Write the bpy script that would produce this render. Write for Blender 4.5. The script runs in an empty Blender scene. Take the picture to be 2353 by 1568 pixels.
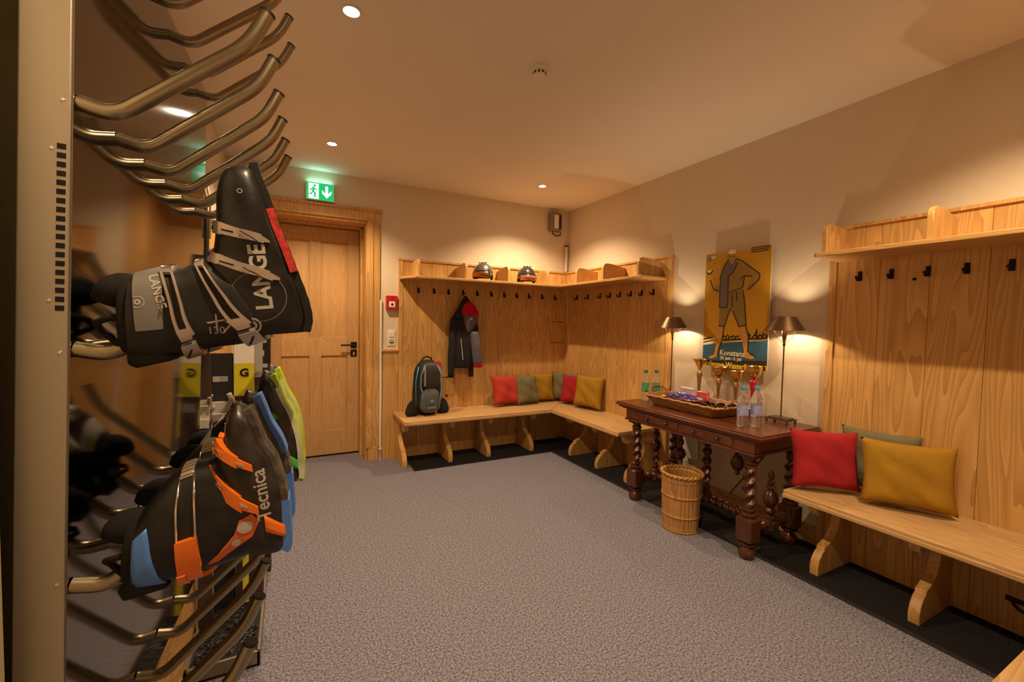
import bpy, bmesh, math, random
from mathutils import Vector, Matrix
from mathutils.bvhtree import BVHTree
random.seed(7)
PI = math.pi
sc = bpy.context.scene
col = sc.collection

# ---------------------------------------------------------------- camera
CAM = Vector((-3.026, -4.401, 1.4))
YAW, PITCH, ROLL = math.radians(27.40), math.radians(-2.43), math.radians(1.11)
fw = Vector((math.sin(YAW)*math.cos(PITCH), math.cos(YAW)*math.cos(PITCH), math.sin(PITCH)))
r0 = Vector((math.cos(YAW), -math.sin(YAW), 0)); u0 = r0.cross(fw)
rr = r0*math.cos(ROLL)+u0*math.sin(ROLL); uu = -r0*math.sin(ROLL)+u0*math.cos(ROLL)
cd = bpy.data.cameras.new('camera'); cam = bpy.data.objects.new('camera', cd); col.objects.link(cam)
cd.sensor_width = 36; cd.sensor_fit = 'HORIZONTAL'; cd.lens = 36*986.47/2353; cd.clip_start = .02
cam.matrix_world = Matrix(((rr.x, uu.x, -fw.x, CAM.x), (rr.y, uu.y, -fw.y, CAM.y), (rr.z, uu.z, -fw.z, CAM.z), (0, 0, 0, 1)))
sc.camera = cam

# ---------------------------------------------------------------- world, light, exposure
wd = bpy.data.worlds.new('world'); sc.world = wd; wd.use_nodes = True
wd.node_tree.nodes['Background'].inputs[0].default_value = (1, .8, .6, 1)
wd.node_tree.nodes['Background'].inputs[1].default_value = .02
sc.view_settings.view_transform = 'Standard'; sc.view_settings.look = 'None'
sc.view_settings.exposure = 0.88; sc.view_settings.gamma = 1; sc.view_settings.use_curve_mapping = False
WARM = (1.0, .72, .42)
HC = 2.766
SPOTS = [(-2.78, -2.32), (-2.73, -.725), (-.79, -.68), (-.84, -3.92), (-2.75, -3.92)]
SPOT_W = 64; BULB_W = 3.7
def lamp(name, kind, loc, energy, color=WARM, **kw):
    d = bpy.data.lights.new(name, kind); d.energy = energy; d.color = color
    for k, v in kw.items(): setattr(d, k, v)
    o = bpy.data.objects.new(name, d); o.location = loc; col.objects.link(o); return o
for x, y in SPOTS:
    lamp('downlight_beam', 'SPOT', (x, y, HC-.012), SPOT_W, spot_size=math.radians(128), spot_blend=.6, shadow_soft_size=.012)

# ---------------------------------------------------------------- helpers
def empty(name, loc=(0, 0, 0), rz=0.0):
    o = bpy.data.objects.new(name, None); o.location = loc; o.rotation_euler = (0, 0, rz); o.empty_display_size = .05
    col.objects.link(o); return o
def tag(o, label=None, cat=None, group=None, kind=None):
    if label: o['label'] = label
    if cat: o['category'] = cat
    if group: o['group'] = group
    if kind: o['kind'] = kind
    return o
def thing(name, label, cat, loc=(0, 0, 0), rz=0.0, group=None):
    return tag(empty(name, loc, rz), label, cat, group)
class MB:
    def __init__(s): s.v = []; s.f = []; s.m = []
    def add(s, vs, fs, m=0, M=None):
        b = len(s.v)
        s.v += [(M @ Vector(p)) if M is not None else Vector(p) for p in vs]
        s.f += [tuple(b+i for i in q) for q in fs]; s.m += [m]*len(fs); return s
    def box(s, x0, x1, y0, y1, z0, z1, m=0, M=None):
        if x0 > x1: x0, x1 = x1, x0
        if y0 > y1: y0, y1 = y1, y0
        if z0 > z1: z0, z1 = z1, z0
        return s.add([(x0, y0, z0), (x1, y0, z0), (x1, y1, z0), (x0, y1, z0), (x0, y0, z1), (x1, y0, z1), (x1, y1, z1), (x0, y1, z1)],
                     [(0, 3, 2, 1), (4, 5, 6, 7), (0, 1, 5, 4), (1, 2, 6, 5), (2, 3, 7, 6), (3, 0, 4, 7)], m, M)
    def prism(s, poly, axis, a, b, m=0, M=None):
        # poly in the two other axes (order x,y,z without axis)
        def P(p, t):
            return {'x': (t, p[0], p[1]), 'y': (p[0], t, p[1]), 'z': (p[0], p[1], t)}[axis]
        ar = sum(poly[i][0]*poly[(i+1) % len(poly)][1]-poly[(i+1) % len(poly)][0]*poly[i][1] for i in range(len(poly)))
        if axis == 'y': ar = -ar
        if (ar < 0) != (a > b): poly = poly[::-1]
        n = len(poly)
        vs = [P(p, a) for p in poly]+[P(p, b) for p in poly]
        fs = [tuple(range(n-1, -1, -1)), tuple(range(n, 2*n))]+[(i, (i+1) % n, n+(i+1) % n, n+i) for i in range(n)]
        return s.add(vs, fs, m, M)
    def rings(s, R, m=0, cap=(True, True), closed=False, M=None):
        n = len(R[0]); vs = [p for r in R for p in r]; fs = []
        K = len(R) if closed else len(R)-1
        for k in range(K):
            a = k*n; b = ((k+1) % len(R))*n
            for i in range(n):
                j = (i+1) % n; fs.append((a+i, a+j, b+j, b+i))
        if not closed:
            if cap[0]: fs.append(tuple(range(n-1, -1, -1)))
            if cap[1]: fs.append(tuple((len(R)-1)*n+i for i in range(n)))
        return s.add(vs, fs, m, M)
    def lathe(s, prof, n=24, c=(0, 0, 0), m=0, M=None, cap=(True, True)):
        return s.rings([[(c[0]+r*math.cos(2*PI*i/n), c[1]+r*math.sin(2*PI*i/n), c[2]+z) for i in range(n)] for r, z in prof], m, cap, M=M)
    def tube(s, pts, r, n=10, m=0, closed=False, M=None, cap=(True, True)):
        pts = [Vector(p) for p in pts]; R = []; prev = None; L = len(pts)
        for i, p in enumerate(pts):
            if closed: t = pts[(i+1) % L]-pts[i-1]
            else: t = pts[min(i+1, L-1)]-pts[max(i-1, 0)]
            t.normalize()
            if prev is None:
                a = Vector((0, 0, 1)) if abs(t.z) < .9 else Vector((1, 0, 0)); u = t.cross(a).normalized()
            else: u = (prev-t*prev.dot(t)).normalized()
            prev = u; w = t.cross(u); rad = r[i] if isinstance(r, (list, tuple)) else r
            R.append([p+u*rad*math.cos(2*PI*k/n)+w*rad*math.sin(2*PI*k/n) for k in range(n)])
        return s.rings(R, m, cap, closed, M)
    def grid(s, fn, nu, nv, m=0, M=None, wrap=False):
        vs = [fn(i/nu, j/nv) for i in range(nu+1) for j in range(nv+1)]
        fs = [(i*(nv+1)+j, (i+1)*(nv+1)+j, (i+1)*(nv+1)+j+1, i*(nv+1)+j+1) for i in range(nu) for j in range(nv)]
        return s.add(vs, fs, m, M)
    def build(s, name, mats, parent=None, world=False, smooth=False, bevel=0, seg=2, origin=None, flat_angle=None, subsurf=0, solid=0):
        me = bpy.data.meshes.new(name)
        off = Vector((0, 0, 0))
        if world and parent is not None: off = Vector(parent.location)
        if origin is not None: off = Vector(origin)
        me.from_pydata([tuple(Vector(p)-off) for p in s.v], [], s.f)
        if not isinstance(mats, (list, tuple)): mats = [mats]
        for m in mats: me.materials.append(m)
        for p, mi in zip(me.polygons, s.m):
            p.material_index = mi; p.use_smooth = smooth
        me.update()
        bm = bmesh.new(); bm.from_mesh(me); bmesh.ops.recalc_face_normals(bm, faces=bm.faces); bm.to_mesh(me); bm.free()
        o = bpy.data.objects.new(name, me); col.objects.link(o)
        if origin is not None: o.location = origin
        if parent is not None: o.parent = parent
        if solid:
            d = o.modifiers.new('solid', 'SOLIDIFY'); d.thickness = solid; d.offset = 0
        if bevel:
            b = o.modifiers.new('bevel', 'BEVEL'); b.width = bevel; b.segments = seg; b.limit_method = 'ANGLE'; b.angle_limit = math.radians(40)
            for p in me.polygons: p.use_smooth = True
            w = o.modifiers.new('wn', 'WEIGHTED_NORMAL'); w.keep_sharp = True
        if subsurf:
            d = o.modifiers.new('sub', 'SUBSURF'); d.levels = subsurf; d.render_levels = subsurf
        if flat_angle:
            try: me.set_sharp_from_angle(angle=math.radians(flat_angle))
            except Exception: pass
        return o
def copy_tree(o, parent=None):
    c = o.copy(); col.objects.link(c)
    if parent is not None: c.parent = parent
    for ch in list(o.children): copy_tree(ch, c)
    return c
def struct(o): o['kind'] = 'structure'; return o
def arc(cx, cy, r, a0, a1, n=6): return [(cx+r*math.cos(math.radians(a0+(a1-a0)*i/n)), cy+r*math.sin(math.radians(a0+(a1-a0)*i/n))) for i in range(n+1)]
def text_mesh(body, size, M, name, mat, parent, snap=None, depth=.0012, align='LEFT', bold=.0, spacing=1.0, xs=1.0):
    cu = bpy.data.curves.new(name, 'FONT'); cu.body = body; cu.size = size; cu.align_x = align; cu.extrude = 0 if snap else depth/2
    cu.offset = bold; cu.resolution_u = 3; cu.space_character = spacing
    t = bpy.data.objects.new('tmp', cu); col.objects.link(t)
    dg = bpy.context.evaluated_depsgraph_get(); dg.update()
    me = bpy.data.meshes.new_from_object(t.evaluated_get(dg)); bpy.data.objects.remove(t)
    if snap:
        bm = bmesh.new(); bm.from_mesh(me)
        bmesh.ops.subdivide_edges(bm, edges=[e for e in bm.edges if e.calc_length() > size*.2], cuts=2)
        bm.to_mesh(me); bm.free()
    for v in me.vertices:
        p = M @ Vector((v.co.x*xs, v.co.y, v.co.z))
        if snap:
            tree, d, off = snap
            h = tree.ray_cast(p-Vector(d)*.08, Vector(d))
            if h[0]: p = h[0]-Vector(d)*off
        v.co = p
    me.materials.clear(); me.materials.append(mat)
    for p in me.polygons: p.material_index = 0; p.use_smooth = False
    o = bpy.data.objects.new(name, me); col.objects.link(o)
    if parent: o.parent = parent
    return o

# ---------------------------------------------------------------- materials
def new_mat(name):
    m = bpy.data.materials.new(name); m.use_nodes = True
    nt = m.node_tree; return m, nt, nt.nodes['Principled BSDF']
def mat(name, c, rough=.5, metal=0, var=.08, scale=30, bump=0, bscale=200, sheen=0, spec=None, emit=None, estr=0, coat=0, trans=0, ior=None):
    m, nt, b = new_mat(name); N = nt.nodes; L = nt.links
    b.inputs['Roughness'].default_value = rough; b.inputs['Metallic'].default_value = metal
    if spec is not None: b.inputs['Specular IOR Level'].default_value = spec
    if coat: b.inputs['Coat Weight'].default_value = coat; b.inputs['Coat Roughness'].default_value = .12
    if trans: b.inputs['Transmission Weight'].default_value = trans
    if ior: b.inputs['IOR'].default_value = ior
    if sheen: b.inputs['Sheen Weight'].default_value = sheen
    tc = N.new('ShaderNodeTexCoord')
    if var:
        n = N.new('ShaderNodeTexNoise'); n.inputs['Scale'].default_value = scale; n.inputs['Detail'].default_value = 4
        L.new(tc.outputs['Object'], n.inputs['Vector'])
        r = N.new('ShaderNodeValToRGB'); L.new(n.outputs['Fac'], r.inputs['Fac'])
        r.color_ramp.elements[0].position = .3; r.color_ramp.elements[1].position = .7
        r.color_ramp.elements[0].color = (*[x*(1-var) for x in c], 1); r.color_ramp.elements[1].color = (*[min(1, x*(1+var)) for x in c], 1)
        L.new(r.outputs['Color'], b.inputs['Base Color'])
    else: b.inputs['Base Color'].default_value = (*c, 1)
    if bump:
        n2 = N.new('ShaderNodeTexNoise'); n2.inputs['Scale'].default_value = bscale; n2.inputs['Detail'].default_value = 3
        L.new(tc.outputs['Object'], n2.inputs['Vector'])
        bp = N.new('ShaderNodeBump'); bp.inputs['Strength'].default_value = bump; bp.inputs['Distance'].default_value = .002
        L.new(n2.outputs['Fac'], bp.inputs['Height']); L.new(bp.outputs['Normal'], b.inputs['Normal'])
    if emit: b.inputs['Emission Color'].default_value = (*emit, 1); b.inputs['Emission Strength'].default_value = estr
    return m
def wood(name, light, dark, axis='z', rough=.45, ring=8.0, island=True, across=1.0, fine=1.0):
    """long-grained wood, grain running along the given axis, every plank (mesh island) with its own figure and tone"""
    m, nt, b = new_mat(name); N = nt.nodes; L = nt.links
    tc = N.new('ShaderNodeTexCoord'); mp = N.new('ShaderNodeMapping')
    s = {'x': (.10, 1, 1), 'y': (1, .10, 1), 'z': (1, 1, .10)}[axis]
    mp.inputs['Scale'].default_value = s
    L.new(tc.outputs['Object'], mp.inputs['Vector']); src = mp.outputs['Vector']
    geo = N.new('ShaderNodeNewGeometry')
    if island:
        mul = N.new('ShaderNodeMath'); mul.operation = 'MULTIPLY'; mul.inputs[1].default_value = 37.0
        L.new(geo.outputs['Random Per Island'], mul.inputs[0])
        ad = N.new('ShaderNodeVectorMath'); ad.operation = 'ADD'
        L.new(src, ad.inputs[0]); L.new(mul.outputs[0], ad.inputs[1]); src = ad.outputs[0]
    n1 = N.new('ShaderNodeTexNoise'); n1.inputs['Scale'].default_value = ring*across; n1.inputs['Detail'].default_value = 1.5; n1.inputs['Roughness'].default_value = .4
    L.new(src, n1.inputs['Vector'])
    k = N.new('ShaderNodeMath'); k.operation = 'MULTIPLY'; k.inputs[1].default_value = 13.0; L.new(n1.outputs['Fac'], k.inputs[0])
    fr = N.new('ShaderNodeMath'); fr.operation = 'FRACT'; L.new(k.outputs[0], fr.inputs[0])
    mp2 = N.new('ShaderNodeMapping'); mp2.inputs['Scale'].default_value = {'x': (.02, 1, 1), 'y': (1, .02, 1), 'z': (1, 1, .02)}[axis]
    L.new(tc.outputs['Object'], mp2.inputs['Vector'])
    n2 = N.new('ShaderNodeTexNoise'); n2.inputs['Scale'].default_value = 260*fine; n2.inputs['Detail'].default_value = 2; L.new(mp2.outputs['Vector'], n2.inputs['Vector'])
    mx = N.new('ShaderNodeMath'); mx.operation = 'MULTIPLY_ADD'; mx.inputs[1].default_value = .45; L.new(n2.outputs['Fac'], mx.inputs[0])
    hf = N.new('ShaderNodeMath'); hf.operation = 'MULTIPLY'; hf.inputs[1].default_value = .55; L.new(fr.outputs[0], hf.inputs[0]); L.new(hf.outputs[0], mx.inputs[2])
    r = N.new('ShaderNodeValToRGB'); L.new(mx.outputs[0], r.inputs['Fac'])
    r.color_ramp.elements[0].position = .15; r.color_ramp.elements[0].color = (*light, 1)
    r.color_ramp.elements[1].position = .95; r.color_ramp.elements[1].color = (*dark, 1)
    out = r.outputs['Color']
    if island:
        hv = N.new('ShaderNodeHueSaturation'); mr = N.new('ShaderNodeMapRange'); mr.inputs['To Min'].default_value = .86; mr.inputs['To Max'].default_value = 1.1
        L.new(geo.outputs['Random Per Island'], mr.inputs['Value']); L.new(mr.outputs[0], hv.inputs['Value']); L.new(out, hv.inputs['Color']); out = hv.outputs['Color']
    L.new(out, b.inputs['Base Color']); b.inputs['Roughness'].default_value = rough
    bp = N.new('ShaderNodeBump'); bp.inputs['Strength'].default_value = .12; bp.inputs['Distance'].default_value = .001
    L.new(mx.outputs[0], bp.inputs['Height']); L.new(bp.outputs['Normal'], b.inputs['Normal'])
    return m
def weave(name, c, scale=420, rough=.9, var=.18):
    m, nt, b = new_mat(name); N = nt.nodes; L = nt.links
    tc = N.new('ShaderNodeTexCoord'); n = N.new('ShaderNodeTexNoise'); n.inputs['Scale'].default_value = scale; n.inputs['Detail'].default_value = 3
    L.new(tc.outputs['Object'], n.inputs['Vector'])
    n3 = N.new('ShaderNodeTexNoise'); n3.inputs['Scale'].default_value = 9; L.new(tc.outputs['Object'], n3.inputs['Vector'])
    a = N.new('ShaderNodeMath'); a.operation = 'MULTIPLY_ADD'; a.inputs[1].default_value = .35; L.new(n3.outputs['Fac'], a.inputs[0])
    h = N.new('ShaderNodeMath'); h.operation = 'MULTIPLY'; h.inputs[1].default_value = .65; L.new(n.outputs['Fac'], h.inputs[0]); L.new(h.outputs[0], a.inputs[2])
    r = N.new('ShaderNodeValToRGB'); L.new(a.outputs[0], r.inputs['Fac']); r.color_ramp.elements[0].position = .32; r.color_ramp.elements[1].position = .68
    r.color_ramp.elements[0].color = (*[x*(1-var) for x in c], 1); r.color_ramp.elements[1].color = (*[min(1, x*(1+var)) for x in c], 1)
    L.new(r.outputs['Color'], b.inputs['Base Color']); b.inputs['Roughness'].default_value = rough; b.inputs['Specular IOR Level'].default_value = .15
    bp = N.new('ShaderNodeBump'); bp.inputs['Strength'].default_value = .4; bp.inputs['Distance'].default_value = .001
    L.new(n.outputs['Fac'], bp.inputs['Height']); L.new(bp.outputs['Normal'], b.inputs['Normal'])
    return m
def carpet(name, a, c, scale=330):
    m, nt, b = new_mat(name); N = nt.nodes; L = nt.links
    tc = N.new('ShaderNodeTexCoord'); n = N.new('ShaderNodeTexNoise'); n.inputs['Scale'].default_value = scale; n.inputs['Detail'].default_value = 6; n.inputs['Roughness'].default_value = .75
    L.new(tc.outputs['Object'], n.inputs['Vector'])
    n2 = N.new('ShaderNodeTexNoise'); n2.inputs['Scale'].default_value = 110; n2.inputs['Detail'].default_value = 3; L.new(tc.outputs['Object'], n2.inputs['Vector'])
    ad = N.new('ShaderNodeMath'); ad.operation = 'ADD'; L.new(n.outputs['Fac'], ad.inputs[0]); L.new(n2.outputs['Fac'], ad.inputs[1])
    hf = N.new('ShaderNodeMath'); hf.operation = 'MULTIPLY'; hf.inputs[1].default_value = .5; L.new(ad.outputs[0], hf.inputs[0])
    r = N.new('ShaderNodeValToRGB'); L.new(hf.outputs[0], r.inputs['Fac']); r.color_ramp.elements[0].position = .41; r.color_ramp.elements[1].position = .59
    r.color_ramp.elements[0].color = (*a, 1); r.color_ramp.elements[1].color = (*c, 1)
    L.new(r.outputs['Color'], b.inputs['Base Color']); b.inputs['Roughness'].default_value = .97; b.inputs['Specular IOR Level'].default_value = .1
    bp = N.new('ShaderNodeBump'); bp.inputs['Strength'].default_value = .25; bp.inputs['Distance'].default_value = .002
    L.new(n.outputs['Fac'], bp.inputs['Height']); L.new(bp.outputs['Normal'], b.inputs['Normal'])
    return m
WL, WD = (.70, .42, .155), (.43, .215, .055)
M_WOODZ = wood('larch_boards_upright', WL, WD, 'z')
M_WOODX = wood('larch_boards_along_x', WL, WD, 'x')
M_WOODY = wood('larch_boards_along_y', WL, WD, 'y')
M_BENX = wood('bench_boards_along_x', (.60, .39, .185), (.40, .225, .08), 'x')
M_BENY = wood('bench_boards_along_y', (.60, .39, .185), (.40, .225, .08), 'y')
M_DARKY = wood('walnut_along_y', (.16, .05, .022), (.075, .02, .009), 'y', rough=.25, island=True)
M_DARKZ = wood('walnut_turned', (.10, .034, .014), (.045, .014, .007), 'z', rough=.2, island=False)
M_WALL = mat('wall_plaster', (.69, .59, .46), rough=.9, var=.015, scale=6, bump=.15, bscale=120, spec=.2)
M_CEIL = mat('ceiling_paint', (.80, .74, .66), rough=.85, var=.01, scale=4, spec=.25)
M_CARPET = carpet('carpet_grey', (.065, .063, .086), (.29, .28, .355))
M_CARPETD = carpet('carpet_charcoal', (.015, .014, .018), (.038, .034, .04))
M_STEEL = mat('brushed_steel', (.17, .15, .13), rough=.075, metal=1, var=.03, scale=3)
M_STEELF = mat('satin_steel_edge', (.42, .37, .30), rough=.4, metal=.75, var=.03, scale=3)
M_PIPE = mat('bent_steel_tube', (.34, .29, .20), rough=.30, metal=1, var=.04, scale=20)
M_CHROME = mat('chrome', (.75, .72, .68), rough=.15, metal=1, var=0)
M_IRON = mat('black_iron', (.018, .016, .016), rough=.45, metal=.6, var=.2)
M_BLACKP = mat('black_plastic', (.010, .009, .0085), rough=.36, var=.8, scale=22, coat=.12, spec=.35, bump=.35, bscale=45)
M_BLACKM = mat('matt_black', (.009, .009, .009), rough=.7, spec=.25, var=.3, scale=40)
M_RUBBER = mat('black_rubber', (.02, .02, .02), rough=.6, var=.3, scale=80, bump=.3)
M_WHITE = mat('white_plastic', (.80, .76, .70), rough=.4, var=.02)
M_CREAM = mat('cream_paint', (.62, .50, .36), rough=.5, var=.02)
M_RED = mat('red_plastic', (.50, .012, .02), rough=.35, var=.03)
M_BRONZE = mat('lamp_bronze', (.16, .09, .05), rough=.38, metal=.8, var=.1)
M_GOLD = mat('trophy_gold', (.75, .50, .14), rough=.2, metal=1, var=.03)
M_BRASS = mat('satin_brass', (.55, .38, .18), rough=.3, metal=1, var=.03)
M_BULB = mat('lit_bulb', (1, .8, .5), emit=(1, .78, .5), estr=12, var=0)
M_DOWN = mat('lit_downlight', (1, .8, .5), emit=(1, .82, .6), estr=60, var=0)
M_SIL = mat('silver_print', (.42, .39, .36), rough=.4, var=.05)
M_GREY = mat('grey_plastic', (.16, .155, .15), rough=.45, var=.1)
M_ORANGE = mat('orange_plastic', (.78, .17, .01), rough=.35, var=.06, coat=.2)
M_BLUE = mat('blue_plastic', (.07, .20, .60), rough=.4, var=.08)
M_LIME = mat('lime_plastic', (.38, .55, .02), rough=.4, var=.06)
M_GREEN = mat('green_plastic', (.05, .40, .04), rough=.4, var=.06)
M_PINKW = mat('buckle_alloy', (.50, .42, .38), rough=.3, metal=.7, var=.08)
M_LINER = weave('liner_felt', (.016, .015, .015), 300)
M_YELLOW = mat('yellow_print', (.62, .55, .02), rough=.4, var=.04)
# ================================================================ the room
XL, YF = -3.50, -5.35           # left wall, wall behind the camera
b = MB()
def quad(mb, pts, m=0): mb.add(pts, [(0, 1, 2, 3)], m)
fl = MB()
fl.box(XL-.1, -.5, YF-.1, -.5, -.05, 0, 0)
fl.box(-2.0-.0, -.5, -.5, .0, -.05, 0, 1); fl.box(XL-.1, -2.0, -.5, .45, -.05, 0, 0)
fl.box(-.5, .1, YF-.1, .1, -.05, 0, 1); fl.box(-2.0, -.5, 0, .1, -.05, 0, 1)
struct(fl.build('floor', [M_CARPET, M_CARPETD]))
struct(MB().box(XL-.1, .12, YF-.1, .45, HC, HC+.08).build('ceiling', M_CEIL))
struct(MB().box(0, .12, YF-.1, .12, 0, HC).build('wall_right', M_WALL))
struct(MB().box(XL-.12, XL, YF-.1, .12, 0, HC).build('wall_left', M_WALL))
struct(MB().box(XL-.1, .1, YF-.12, YF, 0, HC).build('wall_front', M_WALL))
DX0, DX1, DZ = -3.26, -2.34, 2.36    # door opening
wb = MB(); wb.box(DX1, .1, 0, .12, 0, HC); wb.box(XL-.1, DX0, 0, .12, 0, HC); wb.box(DX0, DX1, 0, .12, DZ, HC)
wb.box(XL-.1, .1, .36, .46, 0, HC)
struct(wb.build('wall_back', M_WALL))

# door: casing, lining, leaf
tr = MB()
tr.box(DX1-.002, -2.233, -.022, .0, .13, 2.455); tr.box(DX0+.002, -3.367, -.022, .0, .13, 2.455)
tr.box(-3.367, -2.233, -.0225, .0, DZ-.002, 2.46)
tr.box(DX1-.002, -2.25, -.03, .0, 0, .135); tr.box(DX0+.002, -3.36, -.03, .0, 0, .135)
tr.box(-3.38, -2.22, -.035, 0, 2.445, 2.475)
tr.box(DX1-.02, -2.30, -.034, -.02, .13, 2.38); tr.box(DX0+.02, -3.30, -.034, -.02, .13, 2.38)
struct(tr.build('trim_1', M_WOODZ, bevel=.004))
ln = MB()
ln.box(DX1-.025, DX1, 0, .36, 0, DZ); ln.box(DX0, DX0+.025, 0, .36, 0, DZ); ln.box(DX0, DX1, 0, .36, DZ-.025, DZ)
ln.box(DX1-.045, DX1-.025, .20, .30, 0, DZ-.025); ln.box(DX0+.025, DX0+.045, .20, .30, 0, DZ-.025); ln.box(DX0+.025, DX1-.025, .20, .30, DZ-.045, DZ-.025)
struct(ln.build('trim_2', M_WOODZ, bevel=.003))
dl, dr, d0 = DX0+.047, DX1-.047, .302
dm = MB()
cx = (dl+dr)/2; sw = .115
dm.box(dl, dl+sw, d0, d0+.045, .02, 2.31); dm.box(dr-sw, dr, d0, d0+.045, .02, 2.31)
dm.box(dl+sw, dr-sw, d0, d0+.044, .02, .27); dm.box(dl+sw, dr-sw, d0, d0+.044, 1.03, 1.22); dm.box(dl+sw, dr-sw, d0, d0+.044, 2.17, 2.31)
dm.box(cx-.055, cx+.055, d0, d0+.0435, .27, 1.03); dm.box(cx-.055, cx+.055, d0, d0+.0435, 1.22, 2.17)
for z0, z1 in ((.27, 1.03), (1.22, 2.17)):
    for x0, x1 in ((dl+sw, cx-.055), (cx+.055, dr-sw)):
        dm.box(x0, x1, d0+.016, d0+.04, z0, z1)
        q = .045
        dm.add([(x0+.012, d0+.016, z0+.012), (x1-.012, d0+.016, z0+.012), (x1-.012, d0+.016, z1-.012), (x0+.012, d0+.016, z1-.012),
                (x0+q, d0+.004, z0+q), (x1-q, d0+.004, z0+q), (x1-q, d0+.004, z1-q), (x0+q, d0+.004, z1-q)],
               [(0, 1, 5, 4), (1, 2, 6, 5), (2, 3, 7, 6), (3, 0, 4, 7), (4, 5, 6, 7)])
door = struct(dm.build('door_1', wood('door_larch', (.62, .39, .17), (.5, .28, .11), 'z'), bevel=.003))
hm = MB(); hx = dr-.05
hm.box(hx-.03, hx+.03, d0-.008, d0, 1.11, 1.17); hm.tube([(hx, d0-.008, 1.14), (hx, d0-.05, 1.14), (hx-.03, d0-.055, 1.14), (hx-.13, d0-.055, 1.14)], .009, 10)
ho = hm.build('door_handle', M_IRON, door, bevel=.002)
km = MB(); km.box(hx-.03, hx+.03, d0-.008, d0, 1.02, 1.09); km.box(hx-.008, hx+.008, d0-.011, d0-.007, 1.035, 1.07, 1)
km.build('lock_plate', [M_IRON, M_CREAM], door, bevel=.002)

# panelling (tongue and groove) with caps
def planks(mb, a0, a1, z0, z1, axis, w, jit=.0):
    n = max(1, round((a1-a0)/w)); e = [a0+(a1-a0)*i/n for i in range(n+1)]
    for i in range(n):
        g = .0008
        if axis == 'x':
            mb.box(e[i]+g, e[i+1]-g, -.03, -.006, z0, z1)
        elif axis == 'y':
            mb.box(-.03, -.006, e[i]+g, e[i+1]-g, z0, z1)
        else:
            mb.box(XL+.006, XL+.03, e[i]+g, e[i+1]-g, z0, z1)
PT = 2.005
p = MB(); planks(p, -2.01, -.03, 0, PT, 'x', .155); p.box(-2.05, -2.01, -.036, 0, 0, PT); p.box(-2.055, 0, -.042, 0, PT, PT+.02)
p.box(-2.01, -.03, -.006, 0, 0, PT)
planks(p, -2.205, -2.05, 0, 1.09, 'x', .155); p.box(-2.215, -2.05, -.042, 0, 1.09, 1.11)
struct(p.build('trim_3', M_WOODZ, bevel=.0014))
p = MB(); planks(p, -1.62, -.03, 0, PT, 'y', .155); p.box(-.036, 0, -1.66, -1.62, 0, PT); p.box(-.042, 0, -1.665, -.0, PT, PT+.02); p.box(-.006, 0, -1.62, -.03, 0, PT)
p.box(-.045, -.03, -.045, -.03, 0, PT)
struct(p.build('trim_4', M_WOODZ, bevel=.0014))
p = MB(); planks(p, YF, -2.955, 0, PT, 'y', .21); p.box(-.036, 0, -2.955, -2.915, 0, PT); p.box(-.042, 0, YF, -2.91, PT, PT+.02); p.box(-.006, 0, YF, -2.955, 0, PT)
struct(p.build('trim_5', M_WOODZ, bevel=.0014))
p = MB(); planks(p, -2.7, -.02, 0, PT, 'l', .18); p.box(XL, XL+.042, -2.7, 0, PT, PT+.02); p.box(XL, XL+.006, -2.7, 0, 0, PT)
struct(p.build('trim_6', M_WOODZ, bevel=.0014))
# skirting board behind the table
struct(MB().box(-.016, 0, -2.915, -1.66, 0, .12).build('baseboard_right', M_WOODY, bevel=.003))
# added post next to the dryer, stands in for a lit strip of wall
p = MB(); p.box(XL+.001, -3.434, -3.50, -3.44, 0, HC); struct(p.build('trim_7', mat('lit_strip_paint', (.42, .37, .20), rough=.5, var=.03)))
# service hatch lines near the corner
p = MB(); p.box(-.245, -.05, -.0315, -.030, 1.418, 1.424); p.box(-.245, -.05, -.0315, -.030, 1.168, 1.174); struct(p.build('trim_8', M_IRON))

# ---------------------------------------------------------------- benches
BZ, BT, BD = .474, .036, .515
def bench_leg(mb_axis, at, th=.045):
    """scrolled support board; depth runs out from the wall"""
    prof = [(.03, 0), (.385, 0), (.388, .05), (.375, .09), (.345, .125), (.325, .135), (.325, .15), (.29, .165), (.245, .185), (.212, .215), (.19, .255), (.182, .29), (.19, .33), (.215, .37), (.25, .40), (.26, .438), (.03, .438)]
    m = MB()
    if mb_axis == 'x': m.prism([(-p[0], p[1]) for p in prof], 'x', at-th/2, at+th/2)
    else: m.prism([(-p[0], p[1]) for p in prof], 'y', at-th/2, at+th/2)
    return m
def corbel(mb_axis, at, th=.045):
    prof = [(.26, .438), (.425, .438), (.43, .40), (.42, .37), (.395, .352), (.37, .355), (.35, .375), (.33, .40), (.26, .41)]
    m = MB()
    m.prism([(-p[0], p[1]) for p in prof], 'x' if mb_axis == 'x' else 'y', at-th/2, at+th/2)
    return m
def seat_poly(m, poly, z0, z1): m.prism(poly, 'z', z0, z1)
cb = thing('corner_bench', 'L-shaped light wooden bench running round the far corner under the coat hooks', 'bench', (-1.0, -.25, 0))
m = MB()
m.prism([(-2.10, -.03), (-2.10, -.265), (-.265, -.265), (-.03, -.03)], 'z', BZ-BT, BZ)
m.prism([(-2.10, -.268), (-2.10, -BD), (-BD, -BD), (-.268, -.268)], 'z', BZ-BT, BZ)
m.build('seat', M_BENX, cb, world=True, bevel=.006)
m = MB()
m.prism([(-.03, -.034), (-.265, -.269), (-.265, -1.58), (-.03, -1.58)], 'z', BZ-BT, BZ)
m.prism([(-.268, -.272), (-BD, -BD-.004), (-BD, -1.58), (-.268, -1.58)], 'z', BZ-BT, BZ)
m.build('seat', M_BENY, cb, world=True, bevel=.006)
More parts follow.
